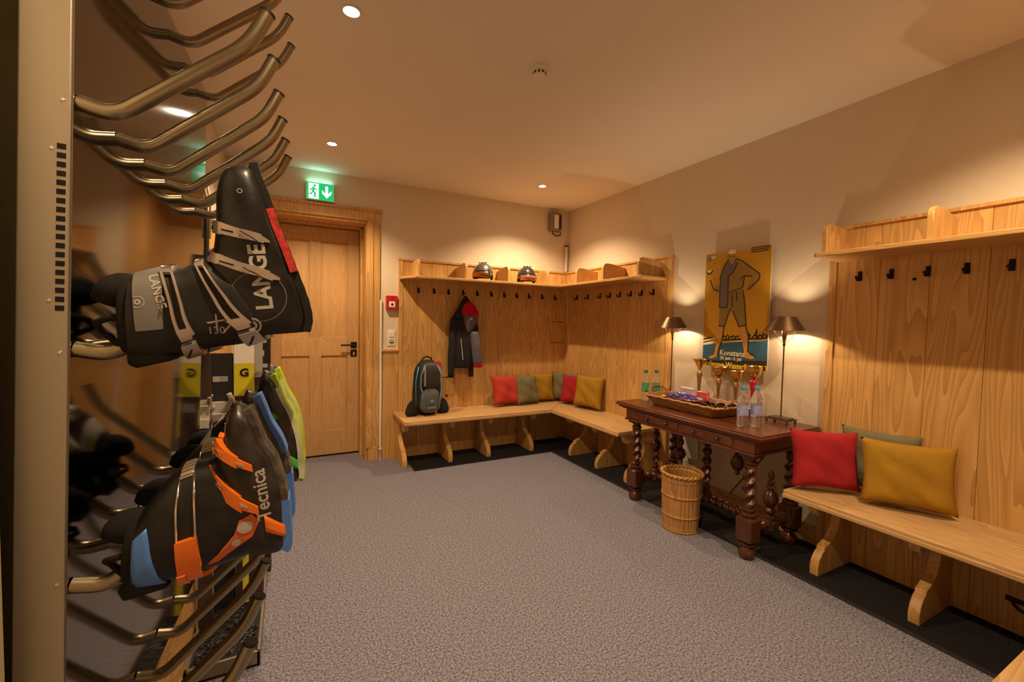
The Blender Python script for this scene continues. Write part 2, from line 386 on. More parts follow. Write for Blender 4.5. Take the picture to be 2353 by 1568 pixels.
for x in (-2.06, -1.605, -1.19, -.672):
    bench_leg('x', x).build('leg', M_WOODZ, cb, world=True, bevel=.004); corbel('x', x).build('bracket', M_WOODZ, cb, world=True, bevel=.003)
for y in (-.685, -1.13, -1.54):
    bench_leg('y', y).build('leg', M_WOODZ, cb, world=True, bevel=.004); corbel('y', y).build('bracket', M_WOODZ, cb, world=True, bevel=.003)
lb = thing('wall_bench', 'long straight light wooden bench along the right wall beside the dark table', 'bench', (-.25, -3.4, 0))
m = MB()
m.prism([(-.03, -2.965), (-BD+.01, -2.965), (-BD, -2.975), (-BD, YF+.02), (-.03, YF+.02)], 'z', BZ-BT, BZ)
m.build('seat', M_BENY, lb, world=True, bevel=.006)
for y in (-3.085, -3.525, -3.97, -4.41, -4.85):
    bench_leg('y', y).build('leg', M_WOODZ, lb, world=True, bevel=.004); corbel('y', y).build('bracket', M_WOODZ, lb, world=True, bevel=.003)
m = MB(); m.box(-BD-.007, -BD+.003, YF+.02, -2.972, BZ-BT-.004, BZ-.019); m.build('edge_moulding', M_BENY, lb, world=True, bevel=.003)
m = MB(); m.box(-2.10, -BD, -BD-.007, -BD+.003, BZ-BT-.004, BZ-.019); m.build('edge_moulding', M_BENX, cb, world=True, bevel=.003)
m = MB(); m.box(-BD-.007, -BD+.003, -1.58, -BD, BZ-BT-.004, BZ-.019); m.build('edge_moulding', M_BENY, cb, world=True, bevel=.003)
# a low bench end in the bottom right corner of the photo
nb = thing('near_bench', 'light wooden bench top just entering the bottom right corner of the photo', 'bench', (-1.1, -4.3, 0))
m = MB(); m.box(-1.75, -.58, -4.5, -4.015, BZ-BT, BZ); m.build('seat', M_BENX, nb, world=True, bevel=.006)
for x in (-1.68, -.68):
    MB().box(x-.022, x+.022, -4.45, -4.10, 0, BZ-BT).build('leg', M_WOODZ, nb, world=True, bevel=.004)

# ---------------------------------------------------------------- hat shelves
SZ, ST, SD = 1.81, .025, .345
def divider(axis, at, th=.025, dep=.315, h=.165):
    R = .05
    poly = [(.03, 0), (dep, 0), (dep, h-R)]+[(dep-R+R*math.cos(math.radians(a)), h-R+R*math.sin(math.radians(a))) for a in range(0, 91, 15)]
    # concave sweep down towards the wall
    poly += [(.20, h-.004), (.14, h-.012), (.10, h-.022), (.03, h-.03)]
    m = MB(); m.prism([(-p[0], p[1]+SZ+ST) for p in poly], axis, at-th/2, at+th/2); return m
hs = thing('hat_shelf', 'wooden L-shaped hat shelf with dividers and helmets on it round the far corner', 'shelf', (-1.0, -.2, SZ))
m = MB()
m.prism([(-2.05, -.03), (-2.05, -.17), (-1.96, -SD), (-SD, -SD), (-.03, -.03)], 'z', SZ, SZ+ST)
m.build('board', M_WOODX, hs, world=True, bevel=.004)
m = MB(); m.prism([(-.03, -.034), (-SD, -SD-.004), (-SD, -1.62), (-.03, -1.60)], 'z', SZ, SZ+ST)
m.build('board', M_WOODY, hs, world=True, bevel=.004)
for x in (-1.924, -1.44, -.958, -.469): divider('x', x).build('divider', M_WOODZ, hs, world=True, bevel=.003)
for y in (-.621, -1.06): divider('y', y).build('divider', M_WOODZ, hs, world=True, bevel=.003)
divider('y', -1.54).build('divider', M_WOODZ, hs, world=True, bevel=.003)
rs = thing('hat_shelf', 'empty straight wooden hat shelf on the right wall above the long bench', 'shelf', (-.2, -3.6, SZ))
m = MB(); m.prism([(-.03, -2.955), (-SD+.02, -2.975), (-SD, -3.0), (-SD, YF+.01), (-.03, YF+.01)], 'z', SZ, SZ+ST)
m.build('board', M_WOODY, rs, world=True, bevel=.004)
for y in (-3.02, -3.475, -3.93, -4.38): divider('y', y).build('divider', M_WOODZ, rs, world=True, bevel=.003)

# ---------------------------------------------------------------- coat hooks
def hook_mesh():
    m = MB(); m.box(-.011, .011, -.004, 0, -.028, .028)
    m.tube([(0, -.004, .018), (0, -.012, -.012), (0, -.022, -.026), (0, -.036, -.026), (0, -.043, -.012)], .0052, 8)
    m.lathe([(0.001, -.008), (.008, -.004), (.009, 0), (.008, .004), (.001, .008)], 8, (0, -.043, -.008))
    return m
hk = None
BX = [-1.853, -1.688, -1.531, -1.366, -1.203, -1.035, -.873, -.715, -.551, -.375, -.195]
RY = [-.264, -.471, -.686, -.844, -.998, -1.156, -1.304, -1.454]
RY2 = [-3.077, -3.227, -3.383, -3.53, -3.68, -3.83, -3.98]
def put_hook(loc, rz, label, group):
    global hk
    if hk is None:
        o = hook_mesh().build('coat_hook', M_IRON, bevel=.0015); hk = o
    else: o = hk.copy(); col.objects.link(o)
    o.location = loc; o.rotation_euler = (0, 0, rz); tag(o, label, 'hook', group)
ords = ['leftmost', 'second', 'third', 'fourth', 'fifth', 'sixth', 'seventh', 'eighth', 'ninth', 'tenth', 'eleventh']
for i, x in enumerate(BX):
    lab = {0: 'black iron coat hook at the left end of the row on the far wall', 3: 'black iron coat hook carrying the jacket on the far wall', 10: 'black iron coat hook nearest the corner on the far wall'}.get(i)
    if not lab: lab = 'black iron coat hook on the far wall, %s of eleven from the left' % ords[i]
    put_hook((x, -.03, 1.715), 0, lab, 'coat hooks on the far wall')
for i, y in enumerate(RY):
    lab = {0: 'black iron coat hook nearest the corner on the right wall', 7: 'black iron coat hook on the right wall nearest the small lamp'}.get(i) or 'black iron coat hook on the short right-hand panelling, %s from the corner' % ords[i]
    put_hook((-.03, y, 1.71), -PI/2, lab, 'coat hooks on the short right panelling')
for i, y in enumerate(RY2):
    put_hook((-.03, y, 1.715), -PI/2, 'black iron coat hook above the long bench, %s' % ('nearest the table lamp' if i == 0 else ords[i]+' from the table lamp'), 'coat hooks above the long bench')
o = MB().lathe([(.001, 0), (.008, .002), (.008, .010), (.001, .013)], 10, M=Matrix.Rotation(-PI/2, 4, 'Y')).build('screw_head', M_IRON); o.location = (-.03, -3.33, 1.677)
tag(o, 'tiny black round screw head below the hooks over the long bench', 'screw')
# iron ring pull under the long bench
t = thing('ring_pull', 'black iron drop pull on the panelling under the long bench', 'handle', (-.03, -3.80, .155))
MB().box(-.006, 0, -.07, .07, -.012, .012).build('plate', M_IRON, t, bevel=.002)
MB().tube([(-.012, .045*math.cos(a), -.004-.035*math.sin(a)) for a in [PI*i/10 for i in range(11)]], .006, 8).build('ring', M_IRON, t)

# ---------------------------------------------------------------- ceiling fittings
for i, (x, y) in enumerate(SPOTS):
    lab = ['round recessed downlight shining brightly over the left rack', 'small recessed downlight in front of the exit sign and door', 'small recessed downlight above the far corner bench', 'recessed downlight above the long bench', 'recessed downlight over the camera side of the room'][i]
    t = thing('downlight', lab, 'ceiling light', (x, y, HC), group='recessed downlights')
    R = .034
    MB().rings([[((r*math.cos(2*PI*k/28)), r*math.sin(2*PI*k/28), z) for k in range(28)] for r, z in ((R+.010, 0), (R+.010, -.004), (R, -.005), (R-.003, -.001))], cap=(False, False)).build('bezel', M_WHITE, t, smooth=True)
    MB().lathe([(R-.003, -.003), (.001, -.0035)], 24).build('lens', M_DOWN, t)
t = thing('smoke_detector', 'white round smoke detector with dark vents on the ceiling', 'smoke detector', (-1.833, -2.36, HC))
MB().lathe([(.05, 0), (.05, -.014), (.046, -.018), (.001, -.018)], 32).build('base', M_WHITE, t, smooth=True, flat_angle=30)
MB().lathe([(.034, -.018), (.034, -.04), (.03, -.046), (.001, -.048)], 32).build('sensor_head', M_WHITE, t, smooth=True, flat_angle=30)
v = MB()
for k in range(10):
    a = 2*PI*k/10; v.box(-.005, .005, .033, .0352, -.036, -.024, M=Matrix.Rotation(a, 4, 'Z'))
v.build('vents', M_BLACKM, t)

# ---------------------------------------------------------------- exit sign
t = thing('exit_sign', 'lit green and white emergency exit sign with running figure and down arrow over the door', 'sign', (-2.775, 0, 2.565))
sx, sz, sy = .115, .075, -.045
MB().box(-sx-.004, sx+.004, sy, -.001, -sz-.004, sz+.004).build('housing', M_WHITE, t, bevel=.003)
EG = mat('sign_green', (.0, .35, .12), emit=(.004, .50, .14), estr=.50, var=0); EW = mat('sign_white', (.7, .9, .8), emit=(.66, 1, .87), estr=.55, var=0)
MB().box(-sx, sx, sy-.002, sy, -sz, sz).build('panel', EG, t)
g = MB(); y = sy-.003
g.box(-sx+.018, -.012, y, sy-.0005, -sz+.006, sz-.006)
# arrow
g.prism([(.043, .055), (.067, .055), (.067, -.012), (.095, .018), (.095, -.012), (.055, -.055), (.015, -.012), (.015, .018), (.043, -.012)], 'y', y, sy-.0005)
g.build('arrow', EW, t)
rn = MB(); y2 = y-.0015
rn.prism(arc(-.045, .048, .010, 0, 330, 10), 'y', y2, y)
for q in ([(-.062, .034), (-.046, .036), (-.050, -.002), (-.066, .002)], [(-.05, .03), (-.034, .016), (-.022, .022), (-.022, .014), (-.036, .008), (-.05, .02)], [(-.06, .034), (-.078, .018), (-.086, .0), (-.080, -.002), (-.07, .014), (-.058, .026)],
          [(-.066, .004), (-.052, .0), (-.036, -.018), (-.040, -.05), (-.030, -.056), (-.050, -.056), (-.052, -.02)], [(-.066, .004), (-.058, -.008), (-.072, -.032), (-.094, -.034), (-.094, -.026), (-.076, -.022)]):
    rn.prism(q, 'y', y2, y)
rn.build('running_figure', EG, t)
lamp('exit_sign_glow', 'AREA', (-2.775, -.024, 2.648), .12, (.35, 1, .75), shape='RECTANGLE', size=.2, size_y=.03).rotation_euler = (PI, 0, 0)

# ---------------------------------------------------------------- things on the far wall
t = thing('fire_alarm_box', 'small red fire alarm call point on the wall beside the door', 'fire alarm', (-2.12, 0, 1.577))
MB().box(-.055, .055, -.045, 0, -.07, .07).build('case', M_RED, t, bevel=.006)
MB().box(-.03, .03, -.048, -.044, -.045, .012).build('glass_front', M_WHITE, t, bevel=.002)
k = MB(); k.lathe([(.011, 0), (.011, .003), (.001, .004)], 16, M=Matrix.Translation((0, -.048, -.017)) @ Matrix.Rotation(PI/2, 4, 'X')); k.box(-.045, -.035, -.047, -.044, 0, .01); k.box(-.006, .006, -.047, -.044, .045, .052); k.build('button', M_BLACKM, t)
t = thing('light_switch', 'white double light switch and socket plate below the red box', 'switch', (-2.115, 0, 1.225))
MB().box(-.04, .04, -.008, 0, -.08, .08).build('frame', M_WHITE, t, bevel=.003)
MB().box(-.028, .028, -.013, -.007, .008, .066).build('rocker', M_WHITE, t, bevel=.004)
s = MB(); s.lathe([(.026, 0), (.024, .003), (.02, .003), (.0195, -.001), (.001, -.001)], 20, M=Matrix.Translation((0, -.008, -.038)) @ Matrix.Rotation(PI/2, 4, 'X')); s.build('socket', M_SIL, t, smooth=True)
t = thing('heating_pipe', 'thin white vertical pipe between door casing and panelling', 'pipe', (-2.222, -.018, 0))
MB().tube([(0, 0, 0), (0, 0, 1.60)], .011, 14).build('tube', M_WHITE, t, smooth=True, flat_angle=40)
MB().lathe([(.016, 0), (.017, .09), (.021, .095), (.021, .115), (.014, .12)], 16).build('sleeve', M_CREAM, t, smooth=True, flat_angle=40)
t = thing('control_box', 'small grey and blue electrical box with looped cable high in the far corner', 'electrical box', (-.205, 0, 2.60))
MB().box(-.09, .06, -.075, 0, -.10, .11).build('case', mat('box_grey', (.22, .2, .17), rough=.5), t, bevel=.005)
MB().box(-.045, .015, -.08, -.074, -.075, .085).build('cover', M_WHITE, t, bevel=.003)
MB().box(.015, .052, -.081, -.074, -.075, .085).build('stripe', mat('navy', (.02, .02, .12), rough=.4), t, bevel=.003)
MB().tube([(-.05, -.04, -.10), (-.045, -.045, -.135), (-.01, -.05, -.155), (.04, -.05, -.15), (.07, -.04, -.13), (.07, -.03, -.10), (.05, -.03, -.09)], .006, 8).build('cable', M_IRON, t, smooth=True)
t = thing('pipe_stub', 'short capped pipe on the wall just below the corner box', 'pipe', (-.04, -.03, 2.03))
MB().tube([(0, 0, 0), (0, 0, .30)], .018, 14).build('tube', M_WALL, t, smooth=True, flat_angle=40)
MB().lathe([(.024, .30), (.024, .32), (.001, .322)], 16).build('cap', M_BRONZE, t)
# ================================================================ carved dark table
TX0, TX1, TY0, TY1, TZ = -.65, -.05, -2.915, -1.70, .78
tb = thing('console_table', 'antique dark walnut table with barley-twist legs between the two benches', 'table', (-.35, -2.31, 0))
m = MB()
m.box(TX0, TX1, TY0, TY1, TZ-.016, TZ); m.box(TX0-.008, TX1+.004, TY0-.008, TY1+.008, TZ-.026, TZ-.012)
m.box(TX0+.012, TX1-.008, TY0+.012, TY1-.012, TZ-.042, TZ-.024)
m.box(TX0+.03, TX1-.02, TY0+.03, TY1-.03, TZ-.052, TZ-.04)
m.build('tabletop', M_DARKY, tb, world=True, bevel=.004)
AX0, AX1, AY0, AY1 = -.615, -.085, -2.855, -1.78
m = MB()
m.box(AX0, AX0+.025, AY0, AY1, .655, TZ-.05); m.box(AX1-.025, AX1, AY0, AY1, .655, TZ-.05)
m.box(AX0+.026, AX1-.026, AY0, AY0+.025, .655, TZ-.05); m.box(AX0+.026, AX1-.026, AY1-.025, AY1, .655, TZ-.05)
m.box(AX0-.008, AX1+.006, AY0-.008, AY1+.008, .64, .654)
m.build('apron', M_DARKY, tb, world=True, bevel=.003)
for ya, yb in ((-2.72, -2.34), (-2.30, -1.92)):
    d = MB(); d.box(AX0-.007, AX0, ya, yb, .668, .722)
    do = d.build('drawer_front', M_DARKY, tb, world=True, bevel=.004)
    for yy in (ya+.1, yb-.1):
        k = MB(); k.lathe([(.001, -.026), (.011, -.022), (.013, -.014), (.006, -.007), (.005, 0)], 12, M=Matrix.Translation((AX0-.007+.35, yy+2.31, .695)) @ Matrix.Rotation(PI/2, 4, 'Y'))
        k.build('knob', M_BRONZE, do, smooth=True)
def barley(m, c, z0, z1, R, amp, turns, n=16, axis=None):
    K = int(abs(z1-z0)/.006)+2; R_ = []
    for i in range(K+1):
        t = i/K; z = z0+(z1-z0)*t; env = min(1, t*8, (1-t)*8)
        a = 2*PI*turns*t; ring = []
        for k in range(n):
            th = 2*PI*k/n
            r = R+amp*env*math.cos(2*(th-a))*.9
            ring.append((c[0]+r*math.cos(th), c[1]+r*math.sin(th), z))
        R_.append(ring)
    if axis is None: m.rings(R_)
    else: m.rings(R_, M=axis)
def block(m, c, w, z0, z1, ch=.02):
    h = w/2
    def oc(h, q): return [(c[0]+x, c[1]+y) for x, y in ((-h, -h+q), (-h+q, -h), (h-q, -h), (h, -h+q), (h, h-q), (h-q, h), (-h+q, h), (-h, h-q))]
    m.rings([[(x, y, z) for x, y in oc(hh, q)] for hh, q, z in ((h*.72, ch*.9, z0), (h, ch*.5, z0+.014), (h, ch*.5, z1-.014), (h*.72, ch*.9, z1))])
def turned_leg(x, y):
    m = MB(); c = (x, y, 0)
    m.lathe([(.022, 0), (.042, .008), (.05, .03), (.047, .05), (.03, .068), (.026, .078), (.046, .086), (.046, .096), (.03, .104)], 20, c)
    block(m, (x, y), .105, .102, .258)
    m.lathe([(.03, .256), (.046, .266), (.046, .276), (.027, .284), (.036, .294), (.038, .304), (.026, .312)], 20, c)
    barley(m, c, .31, .575, .031, .013, 1.9)
    m.lathe([(.024, .573), (.038, .582), (.038, .592), (.026, .60), (.034, .612), (.034, .622), (.03, .626)], 20, c)
    m.box(x-.045, x+.045, y-.045, y+.045, .622, TZ-.05)
    return m
LEGX0, LEGX1, LEGY0, LEGY1 = -.56, -.13, -2.80, -1.845
for x, y in ((LEGX0, LEGY1), (LEGX0, LEGY0), (LEGX1, LEGY1), (LEGX1, LEGY0)):
    turned_leg(x, y).build('leg', M_DARKZ, tb, world=True, smooth=True, flat_angle=38)
MX = -.345
def column(x, y, ball):
    m = MB(); c = (x, y, 0)
    m.lathe([(.034, .19), (.036, .215), (.02, .225), (.03, .24), (.03, .25), (.018, .258)], 16, c)
    if ball:
        barley(m, c, .256, .37, .021, .008, .9); m.lathe([(.015, .368), (.035, .385), (.045, .415), (.035, .447), (.015, .462)], 20, c); barley(m, c, .46, .60, .021, .008, 1.1)
    else: barley(m, c, .256, .60, .024, .011, 2.6)
    m.lathe([(.02, .598), (.034, .608), (.034, .64), (.03, .66)], 16, c)
    return m
for y, bl in ((-1.845, True), (-2.09, True), (-2.33, False)):
    column(MX, y, bl).build('column', M_DARKZ, tb, world=True, smooth=True, flat_angle=38)
m = MB(); m.lathe([(.034, .19), (.036, .215), (.02, .228), (.034, .25), (.03, .265), (.018, .275), (.036, .295), (.047, .33), (.036, .365), (.016, .385), (.03, .40), (.012, .415), (.024, .432), (.010, .447), (.017, .465), (.019, .48), (.008, .505), (.001, .512)], 20, (MX, LEGY0, 0))
m.build('finial', M_DARKZ, tb, world=True, smooth=True, flat_angle=38)
m = MB(); m.lathe([(.03, .655), (.03, .60), (.014, .59), (.022, .575), (.012, .56), (.02, .545), (.042, .50), (.045, .475), (.03, .445), (.012, .43), (.018, .415), (.001, .40)], 20, (MX, -2.57, 0))
m.build('pendant', M_DARKZ, tb, world=True, smooth=True, flat_angle=38)
m = MB()
for y in (LEGY0, LEGY1):
    m.tube([(LEGX0+.05, y, .165), (MX-.05, y, .165)], .02, 10); barley(m, (0, 0, 0), .0, .33, .022, .009, 3.2, axis=Matrix.Translation((LEGX0+.05, y, .165)) @ Matrix.Rotation(PI/2, 4, 'Y'))
    block(m, (MX, y), .085, .125, .20)
m.tube([(MX, LEGY0, .165), (MX, LEGY1, .165)], .018, 10)
barley(m, (0, 0, 0), .0, abs(LEGY1-LEGY0)-.08, .024, .010, 8.5, axis=Matrix.Translation((MX, LEGY0+.04, .165)) @ Matrix.Rotation(-PI/2, 4, 'X'))
for y in (-2.09, -2.33): block(m, (MX, y), .075, .13, .20)
m.build('stretcher', M_DARKZ, tb, world=True, smooth=True, flat_angle=38)
# white papers and dark cable behind the table
MB().box(-.018, -.012, -1.99, -1.86, .28, .52).build('paper_sheet', M_WHITE).location = (0, 0, 0)
tag(bpy.data.objects['paper_sheet'], 'white sheet of paper on the wall behind the left table legs', 'paper')
t = thing('power_cable', 'thin black cable hanging down behind the dark table', 'cable', (-.03, -2.5, .1))
MB().tube([(0, -.10, .55), (-.01, -.08, .42), (-.03, .0, .28), (-.02, .10, .16), (0, .2, .02)], .004, 8).build('cord', M_IRON, t, smooth=True)

# ================================================================ table lamps
def table_lamp(loc, label, S=1.0):
    t = thing('table_lamp', label, 'lamp', loc, group='bronze table lamps')
    b_ = MB()
    b_.box(-.055, .055, -.075, .075, .022, .030); b_.box(-.042, .042, -.062, .062, .030, .036)
    for a in (-.046, .046):
        for c in (-.066, .066): b_.lathe([(.005, 0), (.008, .008), (.004, .022)], 10, (a, c, 0))
    b_.build('base', M_BRONZE, t, bevel=.0015)
    MB().lathe([(.009, .036), (.006, .045), (.0042, .06), (.0042, .50), (.007, .505), (.009, .515), (.006, .525), (.010, .54), (.012, .56), (.014, .60), (.014, .612)], 16).build('stem', M_BRONZE, t, smooth=True, flat_angle=50)
    w = MB()
    for k in range(4):
        a = PI/4+PI/2*k
        w.tube([(.008*math.cos(a), .008*math.sin(a), .525), (.04*math.cos(a), .04*math.sin(a), .555), (.075*math.cos(a), .075*math.sin(a), .634)], .0018, 6)
    w.build('shade_carrier', M_BRASS, t)
    s = MB()
    s.rings([[(r*math.cos(2*PI*k/40), r*math.sin(2*PI*k/40), z) for k in range(40)] for r, z in ((.112, .602), (.116, .604), (.060, .692), (.042, .697), (.038, .694), (.057, .688), (.110, .604))], cap=(False, False), closed=True)
    s.build('shade', M_BRONZE, t, smooth=True, flat_angle=30)
    MB().lathe([(.001, .612), (.010, .614), (.013, .624), (.010, .634), (.001, .638)], 16).build('bulb', M_BULB, t, smooth=True)
    lamp('table_lamp_light', 'POINT', (loc[0], loc[1], loc[2]+.655), BULB_W, (1, .74, .45), shadow_soft_size=.010)
table_lamp((-.165, -1.815, TZ), 'slim bronze table lamp with conical shade at the far left end of the dark table')
table_lamp((-.165, -2.735, TZ), 'bronze table lamp with conical shade at the near right end of the dark table')

# ================================================================ poster
PY0, PY1, PZ0, PZ1, PX = -2.018, -2.553, 1.088, 1.978, -.034
po = thing('poster', 'framed ochre poster of a striding figure in a grey scarf above the dark table', 'poster', (PX, (PY0+PY1)/2, PZ0))
MB().box(-.008, .0, -.2675, .2675, 0, PZ1-PZ0).build('backing', M_CREAM, po, bevel=.001)
def UV(x, y):
    L_ = 128-28*(y-205)/1125; R_ = 825-35*(y-140)/1300; T_ = 205-65*(x-128)/697; B_ = 1345+105*(x-100)/690
    return (x-L_)/(R_-L_), 1-(y-T_)/(B_-T_)
lay = [0]
def ink(name, c): return mat('ink_'+name, c, rough=.35, var=.03, scale=50, coat=.1)
INK = dict(ochre=ink('ochre', (.50, .25, .008)), blue=ink('blue', (.022, .10, .17)), black=ink('black', (.03, .02, .012)), tan=ink('tan', (.30, .185, .04)), olive=ink('olive', (.22, .14, .035)),
           scarf=ink('scarf', (.14, .115, .11)), skin=ink('skin', (.52, .24, .045)), cream=ink('cream', (.72, .62, .42)), yellow=ink('yellow', (.85, .58, .05)), pink=ink('pink', (.50, .24, .08)), teal=ink('teal', (.12, .22, .26)))
def pp(x, y, d):
    u, v = UV(x, y); return (-.0085-.0004*d, .2655-.531*u, .002+(PZ1-PZ0-.004)*v)
groups = {}
def paint(mb, polys):
    for q in polys:
        lay[0] += 1; mb.add([pp(x, y, lay[0]*.12) for x, y in q], [tuple(range(len(q)))])
def stroke(mb, pts, w):
    lay[0] += 1
    for (x0, y0), (x1, y1) in zip(pts, pts[1:]):
        dx, dy = x1-x0, y1-y0; l = math.hypot(dx, dy); nx, ny = -dy/l*w, dx/l*w
        mb.add([pp(x0+nx, y0+ny, lay[0]*.12), pp(x1+nx, y1+ny, lay[0]*.12), pp(x1-nx, y1-ny, lay[0]*.12), pp(x0-nx, y0-ny, lay[0]*.12)], [(0, 1, 2, 3)])
def layer(name, ink_, polys=(), strokes=(), w=5):
    mb = MB(); paint(mb, polys)
    for s_ in strokes: stroke(mb, s_, w)
    return mb.build(name, INK[ink_], po)
layer('printed_ground', 'ochre', [[(129, 206), (824, 142), (790, 1449), (101, 1344)]])
layer('printed_glow', 'pink', [[(220, 350), (290, 320), (290, 345), (230, 372)]])
layer('printed_water', 'blue', [[(106, 1135), (798, 1118), (794, 1345), (102, 1300)]])
layer('printed_band', 'black', [[(102, 1296), (794, 1340), (791, 1447), (101, 1342)]])
town = [[(340, 1112), (340, 1062), (352, 1045), (362, 1062), (380, 1060), (392, 1035), (402, 1060), (430, 1066), (452, 1050), (470, 1066), (520, 1060), (540, 1112)],
        [(600, 1110), (604, 1050), (616, 1030), (626, 1056), (660, 1062), (676, 1040), (690, 985), (702, 1040), (730, 1062), (752, 1040), (770, 1058), (795, 1062), (797, 1112)],
        [(112, 1075), (170, 1060), (225, 1062), (225, 1070), (112, 1090)], [(110, 1105), (240, 1092), (240, 1100), (110, 1116)]]
layer('printed_town', 'black', town)
layer('printed_lights', 'yellow', [[(x, y), (x+14, y-1), (x+13, y+12), (x-1, y+13)] for x, y in ((350, 1075), (384, 1070), (420, 1082), (450, 1076), (490, 1080), (515, 1074), (630, 1075), (664, 1080), (700, 1050), (720, 1080), (760, 1074), (640, 1058), (735, 1048))])
layer('printed_clouds', 'cream', [[(110, 1090), (235, 1075), (250, 1090), (108, 1104)], [(108, 1118), (250, 1104), (215, 1135), (107, 1140)], [(140, 370), (185, 360), (205, 372), (165, 395)], [(150, 235), (240, 215), (245, 235), (170, 262)], [(350, 1118), (540, 1112), (780, 1128), (600, 1130)]])
layer('printed_bird', 'teal', [[(150, 240), (185, 225), (200, 262), (165, 282), (148, 270)]])
layer('printed_shin', 'skin', [[(285, 940), (350, 945), (332, 1085), (292, 1200), (278, 1275), (190, 1287), (183, 1268), (240, 1245), (262, 1150)]])
layer('printed_shin', 'skin', [[(518, 950), (578, 940), (612, 1080), (606, 1240), (692, 1297), (640, 1315), (580, 1300), (562, 1200), (540, 1060)]])
layer('printed_arm', 'skin', [[(300, 500), (240, 505), (212, 445), (180, 468), (228, 570), (292, 592)]])
layer('printed_hand', 'skin', [[(520, 560), (580, 560), (575, 620), (555, 630), (535, 600)]])
layer('printed_breeches', 'olive', [[(385, 600), (548, 580), (565, 700), (585, 955), (515, 970), (442, 800), (404, 805), (352, 958), (288, 950), (295, 760), (385, 740)]])
layer('printed_jacket', 'tan', [[(470, 258), (540, 288), (640, 370), (716, 430), (706, 490), (640, 565), (585, 570), (628, 500), (640, 450), (562, 442), (545, 560), (545, 582), (388, 612), (385, 400), (400, 300)], [(300, 590), (296, 540), (250, 520), (228, 560), (262, 590)]])
layer('printed_scarf', 'scarf', [[(388, 262), (472, 258), (492, 300), (440, 400), (392, 440), (385, 762), (295, 760), (300, 440), (340, 330)]])
layer('printed_outline', 'black', [[(134, 385), (170, 400), (208, 366), (214, 378), (180, 412), (150, 408)], [(398, 212), (462, 205), (464, 220), (400, 226)]],
      [[(470, 258), (540, 288), (640, 370), (716, 430), (706, 490), (600, 590)], [(562, 442), (545, 560), (388, 612)], [(640, 450), (562, 442), (520, 470)], [(388, 262), (340, 330), (300, 440), (295, 760), (385, 762), (392, 440), (440, 400), (492, 300)],
       [(288, 950), (352, 958), (404, 805), (420, 770)], [(442, 800), (515, 970), (585, 955), (565, 700), (548, 590)], [(350, 960), (332, 1085), (292, 1200), (278, 1275)], [(578, 955), (612, 1080), (606, 1240)], [(480, 600), (490, 700)], [(430, 620), (440, 760)], [(228, 570), (292, 592)], [(180, 468), (228, 570)], [(395, 200), (396, 252), (410, 300)], [(620, 1250), (692, 1297)]], 6)
layer('printed_cap', 'cream', [[(384, 192), (392, 172), (430, 160), (468, 164), (472, 186), (466, 206), (396, 214)]])
layer('printed_face', 'skin', [[(396, 220), (464, 212), (462, 256), (440, 306), (412, 302), (395, 258)]])
layer('printed_features', 'black', [[(398, 236), (420, 232), (420, 240), (399, 244)], [(436, 230), (458, 228), (458, 236), (436, 239)], [(418, 276), (442, 273), (441, 280), (419, 283)]], [[(428, 236), (424, 262), (432, 264)]], 3)
layer('printed_small_lines', 'black', [[(628, 152+i*22), (812-i*6, 136+i*22), (811-i*6, 146+i*22), (628, 162+i*22)] for i in range(3)])
TM = Matrix(((0, 0, -1, 0), (-1, 0, 0, 0), (0, 1, 0, 0), (0, 0, 0, 1)))
def ptext(body, x, y, size, ink_, xs=1.0, rot=0.0, bold=0.0):
    p_ = pp(x, y, 14)
    text_mesh(body, size, Matrix.Translation(p_) @ TM @ Matrix.Rotation(rot, 4, 'Z'), 'printed_lettering', INK[ink_], po, align='LEFT', xs=xs, bold=bold, depth=.0004)
ptext('Konstanz', 308, 1252, .056, 'cream', xs=1.0, bold=.0012)
ptext('29. Juni - 5. Juli', 316, 1298, .034, 'cream', xs=.86, bold=.0008)
ptext('Bodensee-Wasserflug 1913', 112, 1350, .060, 'yellow', xs=.80, rot=.0, bold=.0016)

# ================================================================ things on the table
def bottle(loc, capm, labm, liq, label, group):
    t = thing('water_bottle', label, 'bottle', loc, group=group)
    prof = [(.001, .004), (.020, .002), (.030, 0), (.033, .006), (.033, .05), (.031, .056), (.033, .062), (.033, .145), (.031, .150), (.033, .156), (.031, .175), (.022, .205), (.0135, .222), (.0125, .235)]
    MB().lathe(prof, 24).build('bottle_body', liq, t, smooth=True)
    MB().rings([[(.0338*math.cos(2*PI*k/24), .0338*math.sin(2*PI*k/24), z) for k in range(24)] for z in (.07, .138)], cap=(False, False)).build('label_sleeve', labm, t, smooth=True)
    MB().lathe([(.0155, .228), (.016, .232), (.016, .248), (.014, .252), (.001, .253)], 18).build('cap', capm, t, smooth=True, flat_angle=40)
PET = mat('clear_plastic', (.93, .95, .97), rough=.06, var=0, trans=.92, ior=1.25)
PETG = mat('clear_green_plastic', (.86, .95, .88), rough=.06, var=0, trans=.9, ior=1.25)
LBL = mat('bottle_label_blue', (.42, .45, .75), rough=.3, var=.35, scale=60, trans=.3); LGR = mat('bottle_label_green', (.10, .36, .20), rough=.3, var=.35, scale=60)
CB = mat('cap_blue', (.08, .30, .62), rough=.35, var=0); CG = mat('cap_green', (.03, .22, .05), rough=.35, var=0)
bottle((-.505, -2.70, TZ), CB, LBL, PET, 'clear water bottle with blue cap, the left one at the front right of the table', 'blue-capped water bottles')
bottle((-.425, -2.735, TZ), CB, LBL, PET, 'clear water bottle with blue cap, the right one at the front right of the table', 'blue-capped water bottles')
bottle((-.40, -1.765, TZ), CG, LGR, PETG, 'clear water bottle with green cap and label at the far left corner of the table', 'green-capped water bottles')
bottle((-.32, -1.80, TZ), CG, LGR, PETG, 'clear water bottle with green cap partly behind the wicker tray', 'green-capped water bottles')

